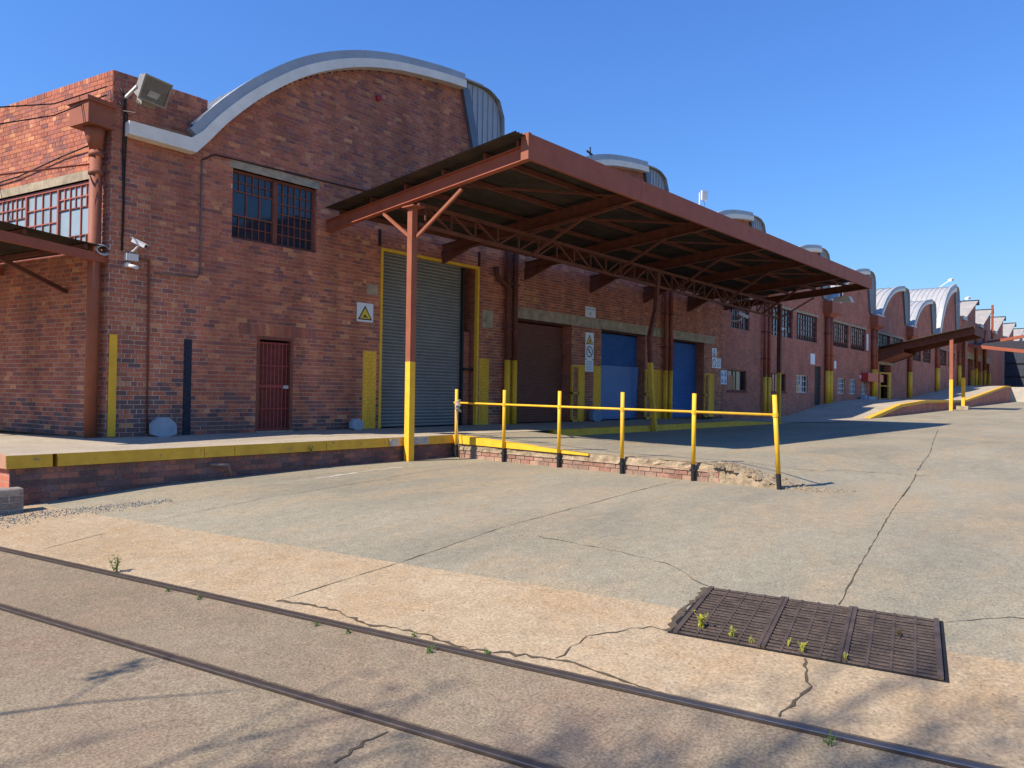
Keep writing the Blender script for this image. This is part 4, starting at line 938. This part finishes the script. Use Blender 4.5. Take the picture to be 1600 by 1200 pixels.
# ---------------------------------------------------------------- weeds
def weed(x, y, z, h, n, m_, lab, kind, spread=.6):
    rr = random.Random(int(x*991+y*77)); r = thing(kind, lab, 'weed', (x, y, z), 'weeds in the yard'); st = MB(); lf = MB()
    for k in range(n):
        a = rr.random()*6.28; l = h*rr.uniform(.5, 1); tip = Vector((x+math.cos(a)*l*spread*rr.random(), y+math.sin(a)*l*spread*rr.random(), z+l)); b0 = Vector((x+rr.uniform(-.02, .02), y+rr.uniform(-.02, .02), z-.005))
        st.tube([b0, b0.lerp(tip, .5)+Vector((0, 0, .1*l)), tip], .0028, 4, .001)
        for j in range(7):
            t = rr.uniform(.15, 1); c = b0.lerp(tip, t); aa = rr.random()*6.28; L = h*rr.uniform(.12, .26); d = Vector((math.cos(aa), math.sin(aa), rr.uniform(.1, .8))).normalized()*L; s_ = Vector((-d.y, d.x, 0)).normalized()*L*.22
            lf.quad(c, c+d*.5+s_, c+d, c+d*.5-s_)
    st.build('stem', m_, r); lf.build('leaves', m_, r, fix=False)
def uvz(u, v, dz_=.004): p = UV(u, v); return p.x, p.y, zl(v)+dz_
for (u, v, h, n, m_, lab, kd) in (
    (-11.44, -2.84, .13, 12, LEAF_Y, 'tallest clump of yellow weeds growing through the drain grate', 'yellow_weed'),
    (-11.66, -2.9, .08, 6, LEAF_Y, 'single yellow weed spike in the grate beside the tallest clump', 'yellow_weed'),
    (-11.79, -2.94, .05, 7, LEAF_Y, 'low yellow weed at the joint between two grate panels', 'yellow_weed'),
    (-12.1, -2.95, .075, 11, LEAF_Y, 'yellow weed clump on the drain edge above the apron crack', 'yellow_weed'),
    (-12.02, -2.88, .06, 5, LEAF_Y, 'small yellow weed on the middle grate panel', 'yellow_weed'),
    (-12.35, -2.96, .06, 5, LEAF_Y, 'short yellow weed at the far joint of the drain', 'yellow_weed'),
    (-6.45, -3.86, .16, 9, LEAF, 'tall spindly green weed standing beside the rail', 'green_weed')):
    weed(*uvz(u, v), h, n, m_, lab, kd)
for i, (u, v, h) in enumerate(((-7.35, -3.97, .05), (-7.75, -3.98, .06), (-9.0, -3.98, .05), (-9.3, -3.98, .06), (-10.0, -3.99, .07), (-10.35, -3.86, .06), (-9.75, -3.83, .05), (-12.35, -3.99, .07))):
    weed(*uvz(u, v), h*.75, 8, LEAF, 'low green weed tuft sprouting along the rail', 'green_weed', 1.2)
weed(2.25, -3.06, -.17, .14, 9, LEAF, 'green weed growing from the brickwork under the dock kerb', 'green_weed')
weed(*uvz(-12.62, -2.45, .03), .05, 7, mat('dry_weed', (.10, .075, .03), .8, .2), 'dried brown weed lying on the drain grate', 'dry_weed', 1.5)

# ---------------------------------------------------------------- things on the walls
def plate(F, u0, u1, z0, z1, d, m_, name, parent): return part(name, m_, parent, lambda b: b.fbox(F, u0, u1, d, d+.004, z0, z1))
SW = mat('sign_white', (.74, .76, .78), .4, .04); SY = mat('sign_yellow', (.75, .52, .03), .4, .06); SB = mat('sign_black', (.015, .015, .015), .4, .02); SR = mat('sign_dark_red', (.10, .06, .09), .4, .05); SBL = mat('sign_blue', (.08, .16, .36), .4, .05)
def tri(cx, cz, w_, h_, d, m_, name, parent):
    return part(name, m_, parent, lambda b: b.prism([FM(cx-w_/2, cz, d), FM(cx+w_/2, cz, d), FM(cx, cz+h_, d)], (0, -.002, 0)))
def ring(cx, cz, r, d, m_, parent, th=.22):
    def f(b):
        for k in range(28):
            a0, a1 = 2*math.pi*k/28, 2*math.pi*(k+1)/28
            b.quad(*[FM(cx+rr_*math.cos(a), cz+rr_*math.sin(a), d) for rr_, a in ((r, a0), (r, a1), (r*(1-th), a1), (r*(1-th), a0))])
        c, s_ = math.cos(R(135))*r*.85, math.sin(R(135))*r*.85; t = r*.07
        b.quad(FM(cx+c-t, cz+s_-t, d), FM(cx-c-t, cz-s_-t, d), FM(cx-c+t, cz-s_+t, d), FM(cx+c+t, cz+s_+t, d))
    return part('prohibition_ring', m_, parent, f, fix=False)
def text(s_, u, z, size, d, m_, parent):
    cu = bpy.data.curves.new('t', 'FONT'); cu.body = s_; cu.size = size; cu.align_x = 'CENTER'; cu.align_y = 'CENTER'
    t = bpy.data.objects.new('t', cu); COL.objects.link(t); dg = bpy.context.evaluated_depsgraph_get(); dg.update()
    me = bpy.data.meshes.new_from_object(t.evaluated_get(dg)); bpy.data.objects.remove(t)
    me.materials.clear(); me.materials.append(m_)
    o = bpy.data.objects.new('lettering', me); COL.objects.link(o)
    for vtx in me.vertices:
        x, y = vtx.co.x, vtx.co.y; vtx.co = FM(u+x, z+y, d)
    attach(o, parent); return o
s1 = thing('warning_sign', 'white square sign with a yellow warning triangle beside the tall shutter', 'sign', FM(5.68, 2.78, .02))
plate(FM, 5.44, 5.92, 2.56, 3.01, .015, SW, 'plate', s1); tri(5.68, 2.605, .42, .345, .021, SB, 'triangle_border', s1); tri(5.68, 2.635, .32, .26, .025, SY, 'triangle', s1)
part('pictogram', SB, s1, lambda b: (b.fbox(FM, 5.63, 5.72, .0275, .029, 2.665, 2.70), b.fbox(FM, 5.65, 5.69, .0275, .029, 2.70, 2.735), b.fbox(FM, 5.59, 5.63, .0275, .029, 2.668, 2.676), b.fbox(FM, 5.72, 5.75, .0275, .029, 2.662, 2.68)))
s2 = thing('safety_sign', 'tall white sign with warning triangle and no-smoking ring between the dock doors', 'sign', FM(14.97, 2.3, .02))
plate(FM, 14.74, 15.22, 1.66, 2.97, .015, SW, 'plate', s2); tri(14.98, 2.58, .40, .33, .021, SB, 'triangle_border', s2); tri(14.98, 2.61, .30, .24, .025, SY, 'triangle', s2); part('flame', SB, s2, lambda b: b.prism([FM(14.92, 2.64, .0275), FM(15.04, 2.64, .0275), FM(15.0, 2.76, .0275), FM(14.96, 2.7, .0275)], (0, -.001, 0)))
ring(14.98, 2.33, .19, .021, SR, s2); part('cigarette', SR, s2, lambda b: (b.fbox(FM, 14.9, 15.06, .0195, .0205, 2.30, 2.33), b.fbox(FM, 14.95, 15.0, .0195, .0205, 2.36, 2.42)))
part('caption', SBL, s2, lambda b: [b.fbox(FM, 14.80, 15.16-.04*(k % 2), .0195, .0205, 1.72+.055*k, 1.737+.055*k) for k in range(6)]); part('screw', SB, s2, lambda b: (b.fbox(FM, 14.76, 14.81, .0195, .022, 2.05, 2.09), b.fbox(FM, 15.15, 15.2, .0195, .022, 2.05, 2.09)))
s3 = thing('building_sign', 'small white name plate above the concrete door beam', 'sign', FM(15, 3.65, .02))
plate(FM, 14.71, 15.31, 3.49, 3.84, .015, SW, 'plate', s3); text('WAREHOUSE', 15.01, 3.76, .085, .0205, SBL, s3); text('8', 15.01, 3.6, .17, .0205, SB, s3)
s4 = thing('safety_sign', 'white flammable warning and no-smoking sign beside the last blue door', 'sign', FM(24.4, 2.5, .02))
plate(FM, 24.12, 24.55, 2.55, 2.97, .015, SW, 'plate', s4); plate(FM, 24.12, 25.0, 2.11, 2.54, .015, SW, 'plate', s4); tri(24.335, 2.58, .36, .36, .021, SB, 'triangle_border', s4); tri(24.335, 2.62, .24, .24, .025, SW, 'triangle', s4); ring(24.335, 2.32, .18, .021, SR, s4)
part('flame', SB, s4, lambda b: b.prism([FM(24.28, 2.64, .0275), FM(24.39, 2.64, .0275), FM(24.34, 2.78, .0275)], (0, -.001, 0)))
part('caption', SBL, s4, lambda b: [b.fbox(FM, 24.58, 24.95, .0195, .0205, 2.17+.06*k, 2.195+.06*k) for k in range(6)])
s5 = thing('safety_sign', 'pale blue four-symbol sign beside the first small window', 'sign', FM(25.3, 1.7, .02))
plate(FM, 24.98, 25.6, 1.42, 2.04, .015, mat('sign_pale_blue', (.45, .58, .72), .4, .05), 'plate', s5)
for i, (u, z) in enumerate(((25.13, 1.87), (25.44, 1.87), (25.13, 1.58), (25.44, 1.58))): part('symbol', SBL, s5, lambda b: b.prism([FM(u-.09, z-.09, .0195), FM(u+.09, z-.09, .0195), FM(u+(.0 if i in (0, 3) else .07), z+.1, .0195), FM(u-.05, z+.08, .0195)], (0, -.001, 0)))
for (a, b, c, d, lab) in ((36.3, 37.0, 2.75, 3.35, 'pale notice board above the black side door'), (40.4, 40.75, 2.65, 3.1, 'small white framed notice on the far wall'), (47.05, 47.45, 4.1, 5.2, 'narrow white vertical sign beside a far downpipe'), (45.6, 46.0, 2.2, 2.4, 'tiny white notice beside the red hose box')):
    o = tag(part('notice', SW, None, lambda q: q.fbox(FM, a, b, .01, .03, c, d)), lab, 'notice')
hb = thing('hose_box', 'red hose reel box fixed to a yellow based downpipe', 'hose box', FM(47.3, 2.0, .3))
part('box', REDBOX, hb, lambda b: b.fbox(FM, 45.9, 48.0, .02, .45, 2.0, 2.55)); part('side_flap', mat('orange_flap', (.6, .16, .08), .5, .1), hb, lambda b: b.fbox(FM, 48.85, 49.75, .05, .4, 2.0, 2.52))
# floodlight on the corner
fl_ = thing('floodlight', 'big weathered floodlight with glass front on the building corner', 'floodlight', FM(.5, 6.2, .4))
LA = mat('cast_aluminium', (.34, .31, .26), .5, .15, 8, .1, .4)
O = Vector((.44, -.6, 6.27)); K_ = .78; dn = Vector((.22, -.83, -.42)).normalized(); dx = dn.cross(Vector((0, 0, 1))).normalized(); dx = -dx if dx.x < 0 else dx; dy = dx.cross(dn); dy = dy if dy.z > 0 else -dy
cb = lambda x, y, z: O+(dx*x+dy*y+dn*z)*K_
part('housing', LA, fl_, lambda b: (b.hexa([cb(-.25, -.22, -.22), cb(.25, -.22, -.22), cb(.25, .22, -.22), cb(-.25, .22, -.22), cb(-.34, -.27, .1), cb(.34, -.27, .1), cb(.34, .27, .1), cb(-.34, .27, .1)])))
for q in ((-.36, .36, .25, .29), (-.36, .36, -.29, -.25), (-.36, -.32, -.25, .25), (.32, .36, -.25, .25)):
    part('bezel', LA, fl_, lambda b: b.hexa([cb(q[0], q[2], .1), cb(q[1], q[2], .1), cb(q[1], q[3], .1), cb(q[0], q[3], .1), cb(q[0], q[2], .135), cb(q[1], q[2], .135), cb(q[1], q[3], .135), cb(q[0], q[3], .135)]))
part('lens', mat('dusty_lens', (.17, .165, .14), .12, .3, 5, spec=.7), fl_, lambda b: b.hexa([cb(-.32, -.25, .1), cb(.32, -.25, .1), cb(.32, .25, .1), cb(-.32, .25, .1), cb(-.32, -.25, .118), cb(.32, -.25, .118), cb(.32, .25, .118), cb(-.32, .25, .118)]))
part('reflector', mat('lamp_reflector', (.5, .48, .40), .3, .2, 9), fl_, lambda b: b.hexa([cb(-.16, -.16, .1185), cb(.1, -.16, .1185), cb(.14, -.02, .1185), cb(-.12, -.02, .1185), cb(-.16, -.16, .121), cb(.1, -.16, .121), cb(.14, -.02, .121), cb(-.12, -.02, .121)]))
part('control_box', LA, fl_, lambda b: b.hexa([cb(-.15, -.4, -.2), cb(.2, -.4, -.2), cb(.2, -.22, -.2), cb(-.15, -.22, -.2), cb(-.15, -.4, .0), cb(.2, -.4, .0), cb(.2, -.22, .0), cb(-.15, -.22, .0)]))
part('bracket', WHITE, fl_, lambda b: b.bar((.2, .0, 6.2), cb(-.3, -.05, -.1), .04, .04))
part('lead', CONDUIT, fl_, lambda b: b.tube([(.14, -.02, 5.95), (.3, -.25, 5.9), cb(-.2, -.35, -.1), cb(-.1, -.42, 0), cb(-.05, -.5, .05)], .01, 6))
# surveillance cameras
def cctv(u, z, d, lab, sc=1., box=True, az=.5):
    r = thing('security_camera', lab, 'camera', FM(u, z, d)); c = FM(u+.08*sc, z+.02, d+.2*sc); dv = Vector((az, -.55, -.35)).normalized()
    part('housing', WHITE, r, lambda b: b.bar(c-dv*.16*sc, c+dv*.16*sc, .1*sc, .09*sc)); part('sunshield', WHITE, r, lambda b: b.bar(c-dv*.16*sc+Vector((0, 0, .055*sc)), c+dv*.21*sc+Vector((0, 0, .055*sc)), .12*sc, .012))
    part('lens', BLACK, r, lambda b: b.tube([c+dv*.16*sc, c+dv*.175*sc], .035*sc, 10)); part('arm', WHITE, r, lambda b: b.tube([FM(u, z-.15*sc, .0), FM(u, z-.15*sc, d+.1*sc), c+Vector((0, 0, -.04*sc))], .022*sc, 8))
    if box: part('junction_box', WHITE, r, lambda b: b.fbox(FM, u-.12*sc, u+.14*sc, .01, .12, z-.36*sc, z-.2*sc))
cctv(.34, 3.52, .1, 'white security camera above a junction box near the corner', .8)
r = thing('security_camera', 'small white bullet camera under the junction box at the corner', 'camera', FM(.3, 3.08, .1))
part('housing', WHITE, r, lambda b: b.tube([FM(.3, 3.14, .1), FM(.42, 3.1, .2)], .035, 12), smooth=True); part('mount', WHITE, r, lambda b: b.tube([FM(.28, 3.15, .01), FM(.28, 3.15, .1)], .045, 12))
cctv(25.95, 4.5, .25, 'drooping white security camera below the canopy end', 1.5, False); cctv(30.5, 4.3, .2, 'white security camera beside the downpipes under a barred window', 1.3, False)
tag(part('cable_coil', mat('white_cable', (.62, .58, .52), .6, .1), None, lambda b: [b.tube([FL(.02+.02*k, 3.36+.08*math.sin(a*math.pi/8)+.015*k, .1+.12*math.cos(a*math.pi/8)) for a in range(17)], .010, 6) for k in range(3)]), 'coil of white cable hung at the wall corner above the side canopy', 'cable')
f2 = thing('floodlight', 'pale floodlight hanging under the far end of the large canopy', 'floodlight', (25.3, -4.6, 4.9))
part('housing', WHITE, f2, lambda b: b.hexa([(25.35, -5.3, 4.72), (25.75, -5.3, 4.72), (25.75, -4.6, 4.78), (25.35, -4.6, 4.78), (25.35, -5.2, 4.95), (25.7, -5.2, 4.95), (25.7, -4.65, 4.95), (25.35, -4.65, 4.95)])); part('bracket', RED_D, f2, lambda b: b.bar((25.4, -4.9, 4.95), (25.4, -4.9, 5.2), .06))
# antenna, rooftop lamps
an = thing('antenna', 'white flat panel antenna on a pole above the roofs', 'antenna', (25.6, 1.4, 8.9))
part('pole', WHITE, an, lambda b: b.tube([(25.6, 1.4, 8.8), (25.6, 1.4, 10.25)], .035, 8)); part('panel', WHITE, an, lambda b: b.hexa([(25.5, 1.22, 9.9), (25.82, 1.1, 9.9), (25.88, 1.2, 9.9), (25.56, 1.32, 9.9), (25.5, 1.22, 10.32), (25.82, 1.1, 10.32), (25.88, 1.2, 10.32), (25.56, 1.32, 10.32)])); part('lead', CABLE, an, lambda b: b.tube([(25.7, 1.25, 9.9), (25.82, 1.25, 9.7), (25.75, 1.3, 9.55), (25.62, 1.38, 9.6)], .012, 6))
for (x, y, z, lab) in ((78.0, -.6, 10.7, 'white floodlight on the gable of the tallest far roof'), (76.0, .5, 12.35, 'white lamp standing on the tallest far roof'), (122.5, -.8, 10.3, 'white lamp on the last sawtooth wall')):
    r = thing('roof_lamp', lab, 'lamp', (x, y, z)); part('head', WHITE, r, lambda b: b.hexa([(x-.3, y-.4, z), (x+.25, y-.5, z+.1), (x+.25, y-.2, z+.1), (x-.3, y-.1, z), (x-.3, y-.4, z+.2), (x+.25, y-.5, z+.35), (x+.25, y-.2, z+.35), (x-.3, y-.1, z+.2)])); part('arm', WHITE, r, lambda b: b.bar((x-.2, y-.2, z+.1), (x-.3, y+.6, z-.5), .07))
tag(part('roof_mast', RED, None, lambda b: b.tube([(95.6, -.6, 8.0), (95.6, -.6, 12.0)], .12, 8)), 'thin rusty mast rising above the sawtooth roofs', 'mast')
br_ = thing('roof_spike', 'small dark fitting perched on the second curved roof', 'fitting', (14.6, -.1, 9.0)); part('stem', BLACK, br_, lambda b: b.tube([(14.75, -.1, 8.6), (14.75, -.1, 9.15)], .025, 6)); part('cross_piece', BLACK, br_, lambda b: b.bar((14.55, -.1, 8.98), (14.95, -.1, 8.9), .05))
# octagonal concrete weights leaning on the wall
def octa(x, y, r, lab, m_):
    o = thing('concrete_weight', lab, 'weight', (x, y, 0)); pts = [Vector((x+r*math.cos(a), y, r*.86+r*math.sin(a))) for a in [R(22.5+45*k) for k in range(8)]]
    pts = [p for p in pts]; zmin = min(p.z for p in pts)
    cut_ = [Vector((p.x, p.y, max(0.0, (p.z-zmin)-.34*r))) for p in pts]
    part('block', m_, o, lambda b: b.prism([p+Vector((0, .02+p.z*.12, 0)) for p in cut_], (0, -.14, 0))); part('lifting_eye', CONDUIT, o, lambda b: b.tube([(x-.05, y-.05, max(p.z for p in cut_)), (x, y-.05, max(p.z for p in cut_)+.03), (x+.05, y-.05, max(p.z for p in cut_))], .008, 6))
octa(.91, -.2, .24, 'grey octagonal concrete weight by the black painted strip', STONE); octa(5.32, -.2, .17, 'grey octagonal concrete weight beside the yellow painted jamb', STONE); octa(15.0, -.25, .27, 'blue octagonal concrete weight between the dock doors', mat('blue_weight', (.16, .25, .36), .8, .12, 7, .2))
tag(part('red_boss', mat('red_disc', (.4, .02, .02), .5, .1), None, lambda b: b.tube([FM(5.96, 8.02, .0), FM(5.96, 8.02, .06)], .07, 16)), 'round red alarm dome high on the brick gable', 'alarm')
tag(part('planter_box', mat('blue_grey_box', (.35, .42, .5), .6, .15), None, lambda b: (b.box((45.6, -.6, .82), (47.3, -.15, 1.0)), b.box((45.2, -.5, .82), (45.45, -.2, 1.1)))), 'pale low trough standing below the small far windows', 'trough')

# ---------------------------------------------------------------- bare tree beside the track (its shadow reaches the paving)
TR = thing('bare_tree', 'leafless tree standing beyond the track, throwing twig shadows on the paving', 'tree', (-14.8, -9.4, -.84))
rt_ = random.Random(17); tb = MB(); lb = MB()
def grow(p, d, l, r, dep):
    q = p+d*l; mid = p.lerp(q, .5)+Vector((rt_.uniform(-.05, .05), rt_.uniform(-.05, .05), 0))*l; tb.tube([p, mid, q], r, 6 if r > .02 else 4, r*.68)
    if dep == 0:
        for _ in range(2):
            a = q+Vector((rt_.uniform(-.1, .1), rt_.uniform(-.1, .1), rt_.uniform(-.1, .1))); s_ = .05; lb.quad(a, a+Vector((s_, s_*.4, .01)), a+Vector((s_*1.6, 0, s_*.5)), a+Vector((s_, -s_*.4, .02)))
        return
    for _ in range(3 if dep > 2 else 2):
        nd = (d+Vector((rt_.uniform(-.75, .75), rt_.uniform(-.75, .75), rt_.uniform(-.25, .55)))).normalized(); grow(q, nd, l*rt_.uniform(.62, .85), r*.62, dep-1)
base = Vector((-14.8, -9.4, -.86)); grow(base, Vector((.08, -.05, 1)).normalized(), 3.6, .2, 6)
for dv in ((.75, -.55, .55), (.85, -.1, .5), (.5, -.8, .6)): grow(base+Vector((.25, -.15, 3.3)), Vector(dv).normalized(), 2.6, .08, 4)
tb.build('trunk', BARK, TR, fix=False); lb.build('leaves', LEAF, TR, fix=False)

SP = thing('sapling', 'slender sapling with one long bare branch beside the track', 'tree', (-9.3, -6.9, -.84))
part('trunk', BARK, SP, lambda b: (b.tube([(-9.3, -6.9, -.86), (-9.1, -7.05, 1.2), (-8.7, -7.4, 2.6), (-8.3, -7.75, 3.1)], .05, 8, .025), b.tube([(-8.7, -7.4, 2.6), (-8.9, -7.2, 3.6), (-9.2, -7.1, 4.3)], .025, 6, .008)), smooth=True)
part('branch', BARK, SP, lambda b: b.tube([(-8.3, -7.75, 3.1), (-7.75, -8.12, 3.18), (-7.2, -8.4, 3.15), (-6.55, -8.9, 3.2)], .022, 6, .006), smooth=True)
lq = MB(); rs = random.Random(8)
for k in range(90):
    a = Vector((-7.02+rs.gauss(0, .1), -8.02+rs.gauss(0, .04), 3.3+rs.gauss(0, .05))); d = Vector((rs.uniform(-1, 1), rs.uniform(-1, 1), rs.uniform(-.5, .5)))*.05; e = Vector((-d.y, d.x, 0))*.4; lq.quad(a, a+d*.5+e, a+d, a+d*.5-e)
lq.build('leaves', LEAF, SP, fix=False)
part('twig', BARK, SP, lambda b: b.tube([(-7.3, -8.35, 3.15), (-7.1, -8.1, 3.28), (-6.95, -8.0, 3.33)], .008, 5, .004), smooth=True)
